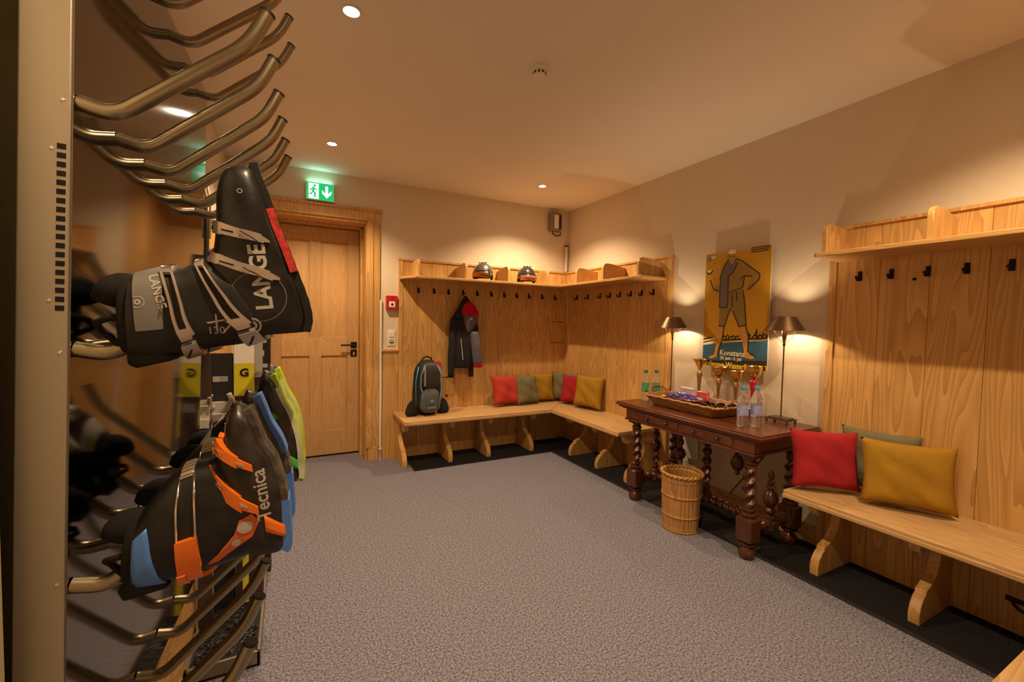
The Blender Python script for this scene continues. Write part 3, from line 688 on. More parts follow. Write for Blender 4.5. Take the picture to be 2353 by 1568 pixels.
# wicker tray
WICK = wood('wicker_brown', (.34, .17, .05), (.15, .06, .015), 'y', rough=.5, fine=.6, island=False)
WICKL = wood('wicker_honey', (.50, .26, .08), (.26, .11, .03), 'z', rough=.5, fine=.7, island=False)
wt = thing('wicker_tray', 'long shallow brown wicker tray with bowed end handles on the dark table', 'tray', (-.36, -2.20, TZ))
def rrect(hx, hy, r, n=6):
    o_ = []
    for cx_, cy_, a0 in ((hx-r, hy-r, 0), (-hx+r, hy-r, 90), (-hx+r, -hy+r, 180), (hx-r, -hy+r, 270)):
        o_ += [(cx_+r*math.cos(math.radians(a0+90*i/n)), cy_+r*math.sin(math.radians(a0+90*i/n))) for i in range(n+1)]
    return o_
def rr_at(hx, hy, r, z):
    # resample evenly so the weave is regular
    q = rrect(hx, hy, r); L_ = [0]
    for i in range(len(q)): L_.append(L_[-1]+math.dist(q[i], q[(i+1) % len(q)]))
    out = []
    for k in range(160):
        d = L_[-1]*k/160
        for i in range(len(q)):
            if L_[i+1] >= d:
                f = (d-L_[i])/(L_[i+1]-L_[i] or 1); a_, b2 = q[i], q[(i+1) % len(q)]
                out.append((a_[0]+(b2[0]-a_[0])*f, a_[1]+(b2[1]-a_[1])*f, z)); break
    return out
m = MB(); R_ = []
for j in range(15):
    t_ = j/14; base_ = rr_at(.125+.045*t_, .285+.055*t_, .05, .004+.068*t_)
    R_.append([(x*(1+.012*math.sin(k*PI/2+j*PI)), y*(1+.006*math.sin(k*PI/2+j*PI)), z) for k, (x, y, z) in enumerate(base_)])
for j in range(14, -1, -1):
    t_ = j/14; R_.append([(x*.94, y*.965, z+.006*(1-t_)) for x, y, z in rr_at(.125+.045*t_, .285+.055*t_, .05, .004+.068*t_)])
m.rings(R_)
m.build('woven_body', WICK, wt, smooth=True, flat_angle=35)
m = MB(); rim = rr_at(.168, .338, .05, .074); m.tube([(x, y, z+.002*math.sin(k*.9)) for k, (x, y, z) in enumerate(rim)], .008, 8, closed=True); m.build('rim', WICKL, wt, smooth=True)
for s_ in (-1, 1):
    m = MB(); m.tube([(-.10, s_*.335, .072), (-.095, s_*.35, .10), (-.06, s_*.362, .122), (0, s_*.368, .130), (.06, s_*.362, .122), (.095, s_*.35, .10), (.10, s_*.335, .072)], .007, 8)
    m.tube([(-.05, s_*.338, .072), (-.045, s_*.358, .122)], .004, 6); m.tube([(.05, s_*.338, .072), (.045, s_*.358, .122)], .004, 6)
    m.build('handle', WICK, wt, smooth=True)
# bowl of wrapped sweets in the tray
bo = thing('sweet_bowl', 'dark red-brown oval bowl lying in the wicker tray', 'bowl', (-.36, -2.12, TZ+.012))
m = MB(); m.rings([[(a*.11*math.cos(2*PI*k/32), a*.19*math.sin(2*PI*k/32), z) for k in range(32)] for a, z in ((.55, 0), (.8, .02), (1, .065), (.97, .066), (.76, .026), (.5, .008))])
m.build('dish', mat('bowl_lacquer', (.13, .03, .02), rough=.3), bo, smooth=True, flat_angle=50)
CAND = [mat('wrap_violet', (.12, .06, .38), rough=.25, coat=.4), mat('wrap_blue', (.07, .16, .50), rough=.25, coat=.4), mat('wrap_pale', (.55, .48, .62), rough=.25, coat=.4)]
cand0 = None
def candy_mesh():
    m = MB(); m.lathe([(.001, -.013), (.007, -.010), (.010, -.003), (.010, .003), (.007, .010), (.001, .013)], 10)
    for s_ in (-1, 1): m.rings([[(r*math.cos(2*PI*k/8)*(1 if k % 2 else .6), r*math.sin(2*PI*k/8)*(1 if k % 2 else .6), s_*z) for k in range(8)] for r, z in ((.003, .011), (.010, .020))])
    return m
cm = [candy_mesh() for _ in range(3)]
protos = {}
spots_ = []
for i in range(26):
    a = i*2.4; rad = .085*math.sqrt(i/26); spots_.append((-.36+rad*.85*math.cos(a), -2.12+rad*1.75*math.sin(a), TZ+.075+.012*(1-i/26)*2+.003*(i % 3)))
names_ = ['violet', 'blue', 'pale lilac']
for i, (x, y, z) in enumerate(spots_):
    k = [0, 1, 0, 2, 0][i % 5]
    if k not in protos:
        o = candy_mesh().build('wrapped_sweet', CAND[k], smooth=True, flat_angle=40); protos[k] = o
    else: o = protos[k].copy(); col.objects.link(o)
    o.location = (x, y, z); o.rotation_euler = (PI/2+.4*math.sin(i*3), .5*math.cos(i*2), i*1.3)
    tag(o, names_[k]+' twist-wrapped sweet heaped in the dark oval bowl', 'sweet', names_[k]+' wrapped sweets in the bowl')
t = thing('sweet_box', 'small glossy red and pink packet standing at the back of the tray', 'packet', (-.236, -2.19, TZ+.012), .1)
m = MB(); m.box(-.02, .02, -.045, .045, 0, .115); m.build('packet_body', mat('packet_red', (.62, .09, .10), rough=.2, var=.3, scale=25, coat=.4), t, bevel=.008)
t = thing('sweet_box', 'small pale lilac packet lying behind the heap of sweets', 'packet', (-.236, -2.05, TZ+.012), .05)
m = MB(); m.box(-.02, .02, -.06, .06, 0, .125); m.build('packet_body', mat('packet_lilac', (.55, .42, .50), rough=.25, var=.2, scale=25), t, bevel=.008)
t = thing('sweet_packet', 'tiny yellow wrapped bar at the front left of the tray', 'sweet', (-.475, -2.03, TZ+.078), .1)
MB().box(-.010, .010, -.018, .018, 0, .010).build('wrapper', mat('packet_yellow', (.75, .55, .02), rough=.25), t, bevel=.003)
# folded sunglasses in the tray
def glasses(loc, rz, tilt, label, c):
    t = thing('sunglasses', label, 'sunglasses', loc, rz, 'dark sunglasses in the tray'); t.rotation_euler = (tilt, 0, rz)
    f_ = MB()
    for s_ in (-1, 1):
        ring = [(s_*.034+.027*math.cos(a), 0, .019*math.sin(a)+.02) for a in [2*PI*k/18 for k in range(18)]]
        f_.tube(ring, .0025, 6, closed=True); f_.tube([(s_*.062, 0, .026), (s_*.064, .02, .026), (s_*.06, .03, .022), (-s_*.04, .034, .012)], .0022, 6)
    f_.tube([(-.008, 0, .024), (0, -.002, .028), (.008, 0, .024)], .002, 6); f_.build('frame', M_BLACKP, t, smooth=True)
    for s_ in (-1, 1):
        MB().rings([[(s_*.034+.026*math.cos(a), yy, .018*math.sin(a)+.02) for a in [2*PI*k/18 for k in range(18)]] for yy in (-.001, .001)]).build('lens', c, t)
LD = mat('dark_lens', (.02, .02, .03), rough=.08, coat=.5)
glasses((-.41, -2.41, TZ+.062), 1.2, -.5, 'black folded sunglasses on top of the pile at the right of the tray', LD)
glasses((-.37, -2.335, TZ+.058), .6, -.9, 'black folded sunglasses nearest the bowl of sweets', LD)
glasses((-.29, -2.43, TZ+.045), 2.3, -.3, 'black folded sunglasses against the back right of the tray', LD)
glasses((-.455, -2.33, TZ+.055), 2.0, -.8, 'black folded sunglasses at the front rim of the tray', LD)

# trophies
def trophy(loc, label, prof, bowl, base='black', stemc=None, ears=False, H=1.0):
    t = thing('trophy_cup', label, 'trophy', loc, group='trophies behind the tray')
    MB().lathe([(.036, 0), (.036, .016), (.030, .020), (.030, .05), (.026, .055), (.001, .056)], 24).build('plinth', mat('trophy_marble', (.05, .03, .02), rough=.2, var=.4, scale=40, coat=.4), t, smooth=True, flat_angle=30)
    MB().lathe(prof, 20).build('stem', stemc or M_BRASS, t, smooth=True)
    MB().rings([[(r*math.cos(2*PI*k/28), r*math.sin(2*PI*k/28), z) for k in range(28)] for r, z in bowl], cap=(True, False)).build('cup', M_GOLD, t, smooth=True, flat_angle=60)
def cup(z0, z1, r):
    h = z1-z0
    o_ = [(.006, z0), (r*.55, z0+h*.12), (r*.88, z0+h*.4), (r*.98, z0+h*.7), (r, z1-.004), (r*1.05, z1)]
    return o_+[(r*.98, z1-.003)]+[(q*.92, z+.003) for q, z in o_[:4][::-1]]
flare = lambda z0, z1, r: [(.006, z0), (r*.25, z0+(z1-z0)*.2), (r*.5, z0+(z1-z0)*.55), (r*.8, z0+(z1-z0)*.85), (r, z1), (r*.96, z1), (r*.74, z1-.02), (r*.4, z0+(z1-z0)*.5), (.003, z0+.02)]
st = lambda z1: [(.020, .055), (.010, .062), (.007, .075), (.010, .12), (.018, z1-.05), (.021, z1-.03), (.012, z1-.012), (.009, z1)]
trophy((-.115, -2.055, TZ), 'brass trophy with a flared patterned cup, leftmost behind the tray', st(.27), flare(.27, .36, .058))
trophy((-.115, -2.23, TZ), 'gold trophy with a round bowl cup, second from the left behind the tray', st(.235), cup(.235, .315, .056))
trophy((-.115, -2.375, TZ), 'gold trophy with a shorter bright round cup, third from the left', st(.225), cup(.225, .30, .050))
TR = mat('trophy_red', (.45, .01, .02), rough=.2, coat=.4)
trophy((-.135, -2.52, TZ), 'gold trophy on a twisted red stem behind the blue-capped bottles', [(.02, .055), (.008, .065), (.012, .10), (.016, .17), (.026, .235), (.026, .242), (.008, .25), (.01, .262)], cup(.262, .35, .055), stemc=TR)

# wicker waste basket
wk = thing('waste_basket', 'round honey-coloured wicker waste basket in front of the dark table', 'basket', (-.615, -2.345, 0))
m = MB(); R_ = []; NB = 120
def wb_r(z): return .112+.018*(z/.39)**.8
for j in range(66):
    z = .004+.375*j/65; base_r = wb_r(z)
    band = 1 if (.235 < z < .25 or .10 < z < .115 or z < .03 or z > .34) else 0
    R_.append([((base_r+(.0035*math.sin(k*PI/2+.01)*(0 if band else 1))+(.003 if band else 0)+.0014*math.sin(j*2.1+k*PI/2))*math.cos(2*PI*k/NB), (base_r+(.0035*math.sin(k*PI/2+.01)*(0 if band else 1))+(.003 if band else 0)+.0014*math.sin(j*2.1+k*PI/2))*math.sin(2*PI*k/NB), z) for k in range(NB)])
for j in range(20, -1, -1):
    z = .012+.367*j/20; R_.append([((wb_r(z)-.008)*math.cos(2*PI*k/NB), (wb_r(z)-.008)*math.sin(2*PI*k/NB), z) for k in range(NB)])
m.rings(R_); m.build('woven_body', WICKL, wk, smooth=True)
m = MB()
for s_ in range(2):
    m.tube([((wb_r(.39)+.003+.006*math.cos(a*14+s_*PI))*math.cos(a), (wb_r(.39)+.003+.006*math.cos(a*14+s_*PI))*math.sin(a), .388+.006*math.sin(a*14+s_*PI)) for a in [2*PI*k/160 for k in range(160)]], .0075, 6, closed=True)
m.build('braided_rim', WICKL, wk, smooth=True)
m = MB()
for zz in (.008, .108, .243):
    for s_ in range(2): m.tube([((wb_r(zz)+.003+.002*math.cos(a*30+s_*PI))*math.cos(a), (wb_r(zz)+.003+.002*math.cos(a*30+s_*PI))*math.sin(a), zz+.003*math.sin(a*30+s_*PI)) for a in [2*PI*k/180 for k in range(180)]], .0035, 5, closed=True)
m.build('woven_band', WICKL, wk, smooth=True)

# ================================================================ cushions
CR, CG_, CY = weave('linen_red', (.34, .02, .026)), weave('linen_olive', (.16, .145, .075)), weave('linen_mustard', (.34, .185, .018))
CRO = weave('linen_coral', (.43, .045, .03))
def cushion(loc, rz, lean, m_, label, w=.35, h=.35, t=.11, seed=0, group=None):
    rnd = random.Random(seed); ph = [rnd.uniform(0, 6.28) for _ in range(6)]
    def side(sg):
        def f(u, v):
            a, b_ = 2*u-1, 2*v-1
            x = w/2*a*(1-.085*(1-b_*b_)); z = h/2*b_*(1-.075*(1-a*a))
            th = t/2*(max(0, (1-a**4))*max(0, (1-b_**4)))**.55
            wr = .011*math.sin(5*a+ph[0]+3*b_)*math.sin(4*b_+ph[1])*(1-a*a)*(1-b_*b_)
            wr += .006*math.sin(14*(a+b_*.6)+ph[2])*(1-a*a)*(1-b_*b_)*(1 if abs(b_) > .5 else .3)
            sag = -.02*(1-b_)*.5*0
            y = sg*(th+wr*(1 if th > .01 else 0))
            if b_ < -.7: z += (-.7-b_)*.06
            return (x, y, z+h/2*.985)
        return f
    m = MB(); m.grid(side(-1), 26, 26); m.grid(side(1), 26, 26)
    o = m.build('cushion', m_, smooth=True)
    bm = bmesh.new(); bm.from_mesh(o.data); bmesh.ops.remove_doubles(bm, verts=bm.verts, dist=.0004); bmesh.ops.recalc_face_normals(bm, faces=bm.faces); bm.to_mesh(o.data); bm.free()
    for p in o.data.polygons: p.use_smooth = True
    o.location = loc; o.rotation_euler = (lean, 0, rz); tag(o, label, 'cushion', group); return o
G1 = 'cushions on the corner bench'; G2 = 'cushions on the long bench'
cushion((-.88, -.19, BZ+.004), .05, -.24, CRO, 'plain coral red cushion at the left of the corner bench group', .35, .345, seed=1, group=G1)
cushion((-.62, -.205, BZ+.004), .14, -.26, CG_, 'olive green cushion between the coral red and the small mustard one', .31, .33, .08, seed=2, group=G1)
cushion((-.385, -.125, BZ+.004), -.05, -.20, CY, 'mustard cushion against the far wall, left of the corner', .32, .335, .075, seed=3, group=G1)
cushion((-.135, -.195, BZ+.004), -.85, -.15, CG_, 'olive green cushion tucked deep in the corner of the bench', .34, .345, .08, seed=4, group=G1)
cushion((-.17, -.40, BZ+.004), -1.15, -.24, CR, 'deep red cushion right of the corner, half hidden by mustard', .34, .34, .09, seed=5, group=G1)
cushion((-.165, -.665, BZ+.004), -1.28, -.2, CY, 'large mustard cushion at the right end of the corner group', .37, .37, .11, seed=6, group=G1)
cushion((-.335, -3.10, BZ+.004), -.72, -.18, CR, 'deep red cushion at the left end of the long bench beside the table', .345, .345, .12, seed=7, group=G2)
cushion((-.115, -3.235, BZ+.004), -1.45, -.14, CG_, 'olive green cushion hidden behind the red and mustard ones on the long bench', .36, .36, .08, seed=8, group=G2)
cushion((-.235, -3.425, BZ+.004), -1.05, -.20, CY, 'crumpled mustard cushion, right-hand one on the long bench', .38, .35, .13, seed=9, group=G2)

# ================================================================ helmets with goggles
def helmet(loc, rz, label, shellm, lensm):
    t = thing('ski_helmet', label, 'helmet', loc, rz, 'ski helmets on the hat shelf')
    # front faces -Y
    m = MB(); R_ = []
    for j in range(15):
        ph_ = PI*.5-j*(PI*.66)/14
        R_.append([(.098*math.cos(ph_)*math.cos(a)*(1+.02*math.cos(2*a)), .118*math.cos(ph_)*math.sin(a), max(.012, .098+.105*math.sin(ph_)+(.030 if (ph_ < 0 and math.sin(a) < -.45) else 0))) for a in [2*PI*k/36 for k in range(36)]])
    m.rings(R_, cap=(True, True)); m.build('shell', shellm, t, smooth=True)
    m = MB()
    for s_ in (-1, 1): m.lathe([(.001, -.004), (.030, -.003), (.036, .006), (.030, .014), (.001, .016)], 16, M=Matrix.Translation((s_*.083, .01, .052)) @ Matrix.Rotation(s_*PI/2, 4, 'Y') @ Matrix.Scale(1, 4))
    for k in (-1, 0, 1): m.box(k*.035-.010, k*.035+.010, -.045, -.02, .198, .203)
    m.build('ear_pad', M_BLACKM, t, smooth=True)
    def band(a0, a1, z0, z1, r, n=16):
        def f(u, v):
            a = a0+(a1-a0)*u; zz = z0+(z1-z0)*v; k = 1-.10*(2*v-1)**2
            return ((.100*r*k)*math.cos(a), (.119*r*k)*math.sin(a), zz)
        return f
    q = math.radians
    m = MB(); m.grid(band(q(212), q(328), .028, .108, 1.10), 18, 6); m.build('goggle_frame', M_BLACKP, t, smooth=True, solid=.012)
    m = MB(); m.grid(band(q(220), q(320), .038, .098, 1.18), 18, 6); m.build('goggle_lens', lensm, t, smooth=True, solid=.004)
    m = MB(); m.grid(band(q(-32), q(212), .060, .092, 1.02), 30, 2); m.build('goggle_strap', M_GREY, t, smooth=True, solid=.003)
HS = mat('helmet_silver', (.22, .20, .19), rough=.28, metal=.6, var=.15, scale=12); HSD = mat('helmet_dark', (.07, .065, .065), rough=.25, metal=.5, var=.2, scale=12)
LA = mat('lens_amber', (.35, .12, .03), rough=.12, metal=.6, var=.2, scale=20); LR = mat('lens_copper', (.50, .16, .10), rough=.12, metal=.5, var=.4, scale=20)
helmet((-1.205, -.20, SZ+ST-.010), -.75, 'silver-grey ski helmet with amber goggles, left one on the hat shelf', HS, LA)
helmet((-.685, -.20, SZ+ST-.010), -.25, 'dark grey ski helmet with copper goggles, right one on the hat shelf', HSD, LR)

# ================================================================ backpack
bp_ = thing('backpack', 'black and blue ski backpack standing at the left end of the corner bench', 'backpack', (-1.815, -.235, BZ), .12)
BPB = weave('pack_black', (.022, .022, .025), 260); BPG = weave('pack_grey', (.11, .10, .105), 260); BPU = mat('pack_blue', (.10, .24, .38), rough=.5, var=.1)
def sbox(m, hx, hy, z0, z1, n=5.0, taper=(.8, 1, 1, .9), M=None, N=28, dy=None):
    K = 12; R_ = []
    for j in range(K+1):
        t_ = j/K; e = (1-abs(2*t_-1)**6)**.5 if 0 < t_ < 1 else .55
        i_ = t_*(len(taper)-1); a_ = int(min(i_, len(taper)-2)); tp = taper[a_]+(taper[a_+1]-taper[a_])*(i_-a_)
        R_.append([(hx*tp*e*math.copysign(abs(math.cos(a))**(2/n), math.cos(a)), hy*tp*e*math.copysign(abs(math.sin(a))**(2/n), math.sin(a))+(dy(t_) if dy else 0), z0+(z1-z0)*t_) for a in [2*PI*k/N for k in range(N)]])
    m.rings(R_, M=M)
m = MB(); sbox(m, .135, .085, .0, .54, 4, (.98, 1, 1, .95, .9, .78)); m.build('main_bag', BPB, bp_, smooth=True)
m = MB(); sbox(m, .10, .05, .26, .52, 4, (.9, 1, 1, .85), M=Matrix.Translation((0, -.075, 0))); m.build('top_pocket', mat('pack_brown_black', (.035, .025, .022), rough=.6), bp_, smooth=True)
m = MB(); sbox(m, .10, .055, .03, .27, 4, (1, 1, .95, .8), M=Matrix.Translation((0, -.08, 0))); m.build('front_pocket', BPG, bp_, smooth=True)
for s_ in (-1, 1):
    m = MB(); sbox(m, .062, .035, .0, .15, 2.6, (1.15, 1.0, .75, .35), M=Matrix.Translation((s_*.165, -.03, 0))); m.build('hip_belt_wing', BPB, bp_, smooth=True)
for s_ in (-1, 1):
    m = MB(); m.tube([(s_*.06, -.11, .50), (s_*.105, -.115, .40), (s_*.112, -.12, .30), (s_*.09, -.135, .20), (s_*.07, -.14, .08)], .007, 8); m.tube([(s_*.13, -.05, .10), (s_*.135, -.06, .34), (s_*.11, -.06, .48)], .006, 8)
    m.build('blue_strap', BPU, bp_, smooth=True)
MB().tube([(-.05, .0, .525), (-.045, .0, .56), (0, 0, .575), (.045, .0, .56), (.05, .0, .525)], .008, 8).build('grab_handle', M_BLACKM, bp_, smooth=True)
m = MB(); m.box(-.075, -.066, -.133, -.122, .30, .47); m.build('zip', M_SIL, bp_)
m = MB(); sbox(m, .03, .03, .43, .53, 3, (1, 1, .7), M=Matrix.Translation((.11, -.03, 0))); m.build('red_patch', weave('pack_red', (.35, .02, .04), 260), bp_, smooth=True)
m = MB(); m.box(-.02, .02, -.141, -.134, .13, .16); m.box(-.045, .045, -.139, -.132, .075, .09); m.build('buckle', BPU, bp_, bevel=.003)
m = MB(); m.tube([(.13, -.04, .36), (.175, -.06, .365), (.19, -.06, .362)], .004, 6); m.lathe([(.001, -.012), (.012, 0), (.001, .012)], 10, (.19, -.06, .362)); m.lathe([(.001, -.016), (.016, 0), (.001, .016)], 10, (.205, -.03, .17)); m.build('strap_end', M_BLACKM, bp_, smooth=True)

# ================================================================ jacket
jk = thing('ski_jacket', 'black and grey ski jacket with red hood lining hanging from a wall hook', 'jacket', (-1.366, -.085, .80))
JB = weave('jacket_black', (.022, .021, .026), 160, rough=.65); JG = weave('jacket_grey', (.115, .105, .125), 160, rough=.65); JR = weave('jacket_red', (.42, .005, .02), 160, rough=.7)
def cloth(m, secs, n=32, fold=.012, k=5, ph=0):
    R_ = []
    zs = len(secs)
    for j in range((zs-1)*5+1):
        i_ = min(j//5, zs-2); f_ = j/5-i_; a_, b2 = secs[i_], secs[i_+1]
        cx_, cy_, z, hx, hy = [a_[q]+(b2[q]-a_[q])*f_ for q in range(5)]
        R_.append([(cx_+(hx*(1+fold/.1*.6*math.sin(k*t_+ph+z*7)))*math.cos(t_), cy_+(hy*(1+fold/.1*math.sin((k+2)*t_+ph*2+z*9)))*math.sin(t_), z) for t_ in [2*PI*q/n for q in range(n)]])
    m.rings(R_)
m = MB(); cloth(m, [(0, .01, .80, .03, .022), (0, .0, .72, .085, .035), (0, -.005, .62, .145, .045), (0, -.01, .42, .16, .05), (0, -.005, .22, .155, .05), (-.01, .0, .11, .125, .045)], fold=.012); m.build('body', JB, jk, smooth=True)
m = MB(); cloth(m, [(-.11, -.01, .64, .045, .04), (-.135, -.015, .45, .045, .045), (-.145, -.01, .22, .04, .04), (-.145, -.005, .01, .032, .032)], 20, .010, 3); m.build('sleeve', JB, jk, smooth=True)
m = MB(); cloth(m, [(.09, -.045, .50, .05, .035), (.115, -.055, .35, .055, .04), (.135, -.055, .16, .052, .04), (.14, -.05, .135, .045, .036)], 20, .010, 3, 1); sl = m.build('sleeve', JG, jk, smooth=True)
m = MB(); cloth(m, [(.14, -.052, .155, .05, .04), (.14, -.05, .115, .052, .04)], 20, .006, 3, 1); m.build('cuff', JR, sl, smooth=True)
m = MB(); cloth(m, [(.08, .0, .25, .03, .025), (.085, .0, .01, .026, .024)], 16, .008, 3); m.build('inner_lining', JB, jk, smooth=True)
m = MB(); cloth(m, [(0, -.02, .875, .012, .012), (0, -.025, .85, .03, .03), (.0, -.03, .80, .065, .045), (.01, -.035, .74, .10, .05), (-.0, -.035, .68, .125, .045), (-.02, -.03, .64, .11, .04)], 28, .008, 4); m.build('hood', JB, jk, smooth=True)
m = MB(); cloth(m, [(.02, -.06, .81, .035, .03), (.03, -.068, .76, .075, .04), (.035, -.072, .70, .098, .042), (.045, -.068, .665, .095, .038)], 28, .008, 4, .5); m.build('hood_lining', JR, jk, smooth=True)
m = MB(); cloth(m, [(.04, -.068, .675, .088, .038), (.045, -.068, .60, .078, .036), (.035, -.06, .52, .035, .025), (.03, -.055, .49, .01, .01)], 24, .008, 4, .5); m.build('collar', JG, jk, smooth=True)
m = MB(); m.box(.02, .05, -.1075, -.104, .625, .645); m.prism([(-.065, .42), (-.058, .42), (-.03, .20), (-.038, .20)], 'y', -.064, -.055); m.build('zip', M_SIL, jk)
# ================================================================ boot dryer on the left
K = .93
dlt, tl = math.radians(2.3), .028
e_ = Vector((math.sin(dlt), math.cos(dlt), 0)); n_ = Vector((math.cos(dlt), -math.sin(dlt), 0)); z_ = Vector((0, 0, 1))
Xa = (n_-z_*tl).normalized(); Za = (z_+n_*tl).normalized(); Ya = Za.cross(Xa)
RO = CAM+Vector((-.345*K, 1.09*K, 0))-n_*tl*.39*K
def rack_mat(o=0, s=0, h=0):
    p = RO+Xa*o*K+Ya*s*K+Za*h*K
    return Matrix(((Xa.x, Ya.x, Za.x, p.x), (Xa.y, Ya.y, Za.y, p.y), (Xa.z, Ya.z, Za.z, p.z), (0, 0, 0, 1)))
ROWS = [.826, .39, -.065, -.517, -.975]; DS = .178
rk = thing('boot_dryer', 'tall stainless steel ski boot dryer with rows of bent tubes at the left edge', 'boot dryer'); rk.matrix_world = rack_mat()
S0, S1, HT, HB, DP = -.022*K, 1.03*K, .885*K, -1.075*K, .072*K
m = MB(); m.box(-DP, -.002, S0, S1, HB, HT); m.build('cabinet', M_STEELF, rk, bevel=.003)
m = MB(); m.box(-.002, .0, S0+.004, S1, HB+.002, HT-.002); m.build('front_panel', M_STEEL, rk)
m = MB(); m.box(-.14, -DP, S0+.10, S1-.10, HB+.1, HT-.1); m.build('shadow_gap_rail', mat('rail_gap_shade', (.10, .085, .04), rough=.6), rk)  # added rail to the wall, dark olive paints the shade of the gap
m = MB()
for k in range(19):
    hh = (.300-.0161*k)*K; m.box(-.0195*K, -.0075*K, S0-.0008, S0+.001, hh-.0048*K, hh+.0048*K)
m.build('vent_holes', M_BLACKM, rk)
m = MB()
for o_, h_ in ((-.026, .295), (-.027, .024), (-.012, -.07), (-.012, .383), (-.012, -.5)):
    m.lathe([(.003, 0), (.0025, .0015), (.001, .0015)], 10, M=Matrix.Translation((o_*K, S0, h_*K)) @ Matrix.Rotation(PI/2, 4, 'X'))
m.build('screws', M_CHROME, rk)
def fillet(pts, r, n=7):
    pts = [Vector(p) for p in pts]; out = [pts[0]]
    for i in range(1, len(pts)-1):
        a = (pts[i-1]-pts[i]); b2 = (pts[i+1]-pts[i]); q = min(r, a.length*.49, b2.length*.49); A = pts[i]+a.normalized()*q; B = pts[i]+b2.normalized()*q
        for k in range(n+1):
            t_ = k/n; out.append(A*(1-t_)**2+pts[i]*2*t_*(1-t_)+B*t_*t_)
    out.append(pts[-1]); return out
tp = fillet([(0, 0, 0), (.055*K, 0, -.010*K), (.266*K, 0, .188*K), (.298*K, 0, .264*K)], .045*K)
PR = .0148*K
tube0 = None
for h_ in ROWS:
    for i in range(6):
        if tube0 is None:
            m = MB(); m.tube([p for p in tp], PR, 18, cap=(True, False)); m.tube([tp[-1], tp[-1]-(tp[-1]-tp[-2]).normalized()*.03], PR*.86, 14)
            tube0 = m.build('drying_tube', M_PIPE, rk, smooth=True, flat_angle=50)
            mm = MB(); d = (tp[-1]-tp[-2]).normalized(); mm.tube([tp[-1]-d*.003, tp[-1]+d*.0015], PR*1.05, 18); mm.tube([tp[-1], tp[-1]+d*.002], PR*.8, 14)
            cap0 = mm.build('end_cap', M_IRON, tube0); o = tube0
        else:
            o = tube0.copy(); col.objects.link(o); o.parent = rk; c2 = cap0.copy(); col.objects.link(c2); c2.parent = o
        o.location = (0, i*DS*K, h_*K)

# ---------------------------------------------------------------- ski boots
def cr(a, b2, c, d, t):
    return .5*((2*b2)+(-a+c)*t+(2*a-5*b2+4*c-d)*t*t+(-a+3*b2-3*c+d)*t*t*t)
class Loft:
    """superellipse loft between an instep edge P and a sole edge Q with a half width"""
    def __init__(s, secs, h0, ex=2.5): s.s = [(a, b2-h0, c, d-h0, w) for a, b2, c, d, w in secs]; s.ex = ex
    def at(s, t):
        n = len(s.s)-1; x = min(max(t, 0), 1)*n; i = min(int(x), n-1); f = x-i
        g = lambda k: s.s[min(max(k, 0), n)]
        return [cr(g(i-1)[q], g(i)[q], g(i+1)[q], g(i+2)[q], f) for q in range(5)]
    def __call__(s, t, th, grow=0.0):
        a, b2, c, d, w = s.at(t); cx, ch = (a+c)/2, (b2+d)/2; ax, ah = (c-a)/2, (d-b2)/2
        L = math.hypot(ax, ah) or 1e-6; k = 1+grow/L
        cc = math.copysign(abs(math.cos(th))**(2/s.ex), math.cos(th)); ss = math.copysign(abs(math.sin(th))**(2/s.ex), math.sin(th))
        return Vector(((cx+ax*cc*k)*K, -(w+grow)*ss*K, (ch+ah*cc*k)*K))
    def body(s, m, nt=44, n=44, t0=0, t1=1, cap=(True, True), grow=0):
        m.rings([[s(t0+(t1-t0)*j/nt, 2*PI*i/n, grow) for i in range(n)] for j in range(nt+1)], cap=cap)
    def band(s, m, ta, tb, hw, th0, th1, grow=.004, n=18, nw=3, thick=.003, hw2=None, g2=None):
        hw2 = hw if hw2 is None else hw2
        R_ = []
        for i in range(n+1):
            u = i/n; tc_ = ta+(tb-ta)*u; th = th0+(th1-th0)*u; w = hw+(hw2-hw)*u; gr = grow if g2 is None else grow+(g2-grow)*u
            top = [s(tc_-w+2*w*j/nw, th, gr) for j in range(nw+1)]; bot = [s(tc_+w-2*w*j/nw, th, gr-thick) for j in range(nw+1)]
            R_.append(top+bot)
        m.rings(R_)
def snap_of(ob):
    me = ob.data; bm = bmesh.new(); bm.from_mesh(me); t_ = BVHTree.FromBMesh(bm); bm.free(); return t_
# text frame on the near side of a boot: x runs along direction ang (in o,h), facing -s
def side_text(body, size, o_, h_, ang, mt, ob, parent, name='lettering', h0=0, **kw):
    ca, sa = math.cos(ang), math.sin(ang)
    M = Matrix(((ca, -sa, 0, o_*K), (0, 0, -1, -.07*K), (sa, ca, 0, (h_-h0)*K), (0, 0, 0, 1)))
    return text_mesh(body, size*K, M, name, mt, parent, snap=(snap_of(ob), (0, 1, 0), .0009), **kw)
FOOT_A = [(.252, .326, .283, .330, .012), (.228, .306, .290, .306, .038), (.217, .262, .308, .262, .048), (.217, .200, .328, .205, .050), (.214, .150, .348, .155, .049), (.206, .108, .365, .110, .047), (.208, .05, .386, .055, .045), (.220, .0, .396, .012, .041), (.255, -.034, .392, -.018, .030)]
CUFF_A = [(.225, .118, .315, -.025, .042), (.205, .118, .270, -.045, .048), (.186, .113, .217, -.055, .052), (.165, .100, .176, -.070, .055), (.135, .097, .145, -.078, .057), (.110, .088, .115, -.080, .057), (.088, .079, .092, -.078, .056)]
FOOT_B = [(.258, -.172, .281, -.184, .014), (.250, -.195, .292, -.212, .038), (.243, -.228, .309, -.256, .047), (.235, -.265, .333, -.300, .050), (.228, -.292, .350, -.350, .050), (.232, -.345, .359, -.398, .048), (.240, -.40, .363, -.445, .045), (.250, -.46, .367, -.488, .042), (.285, -.500, .360, -.503, .032)]
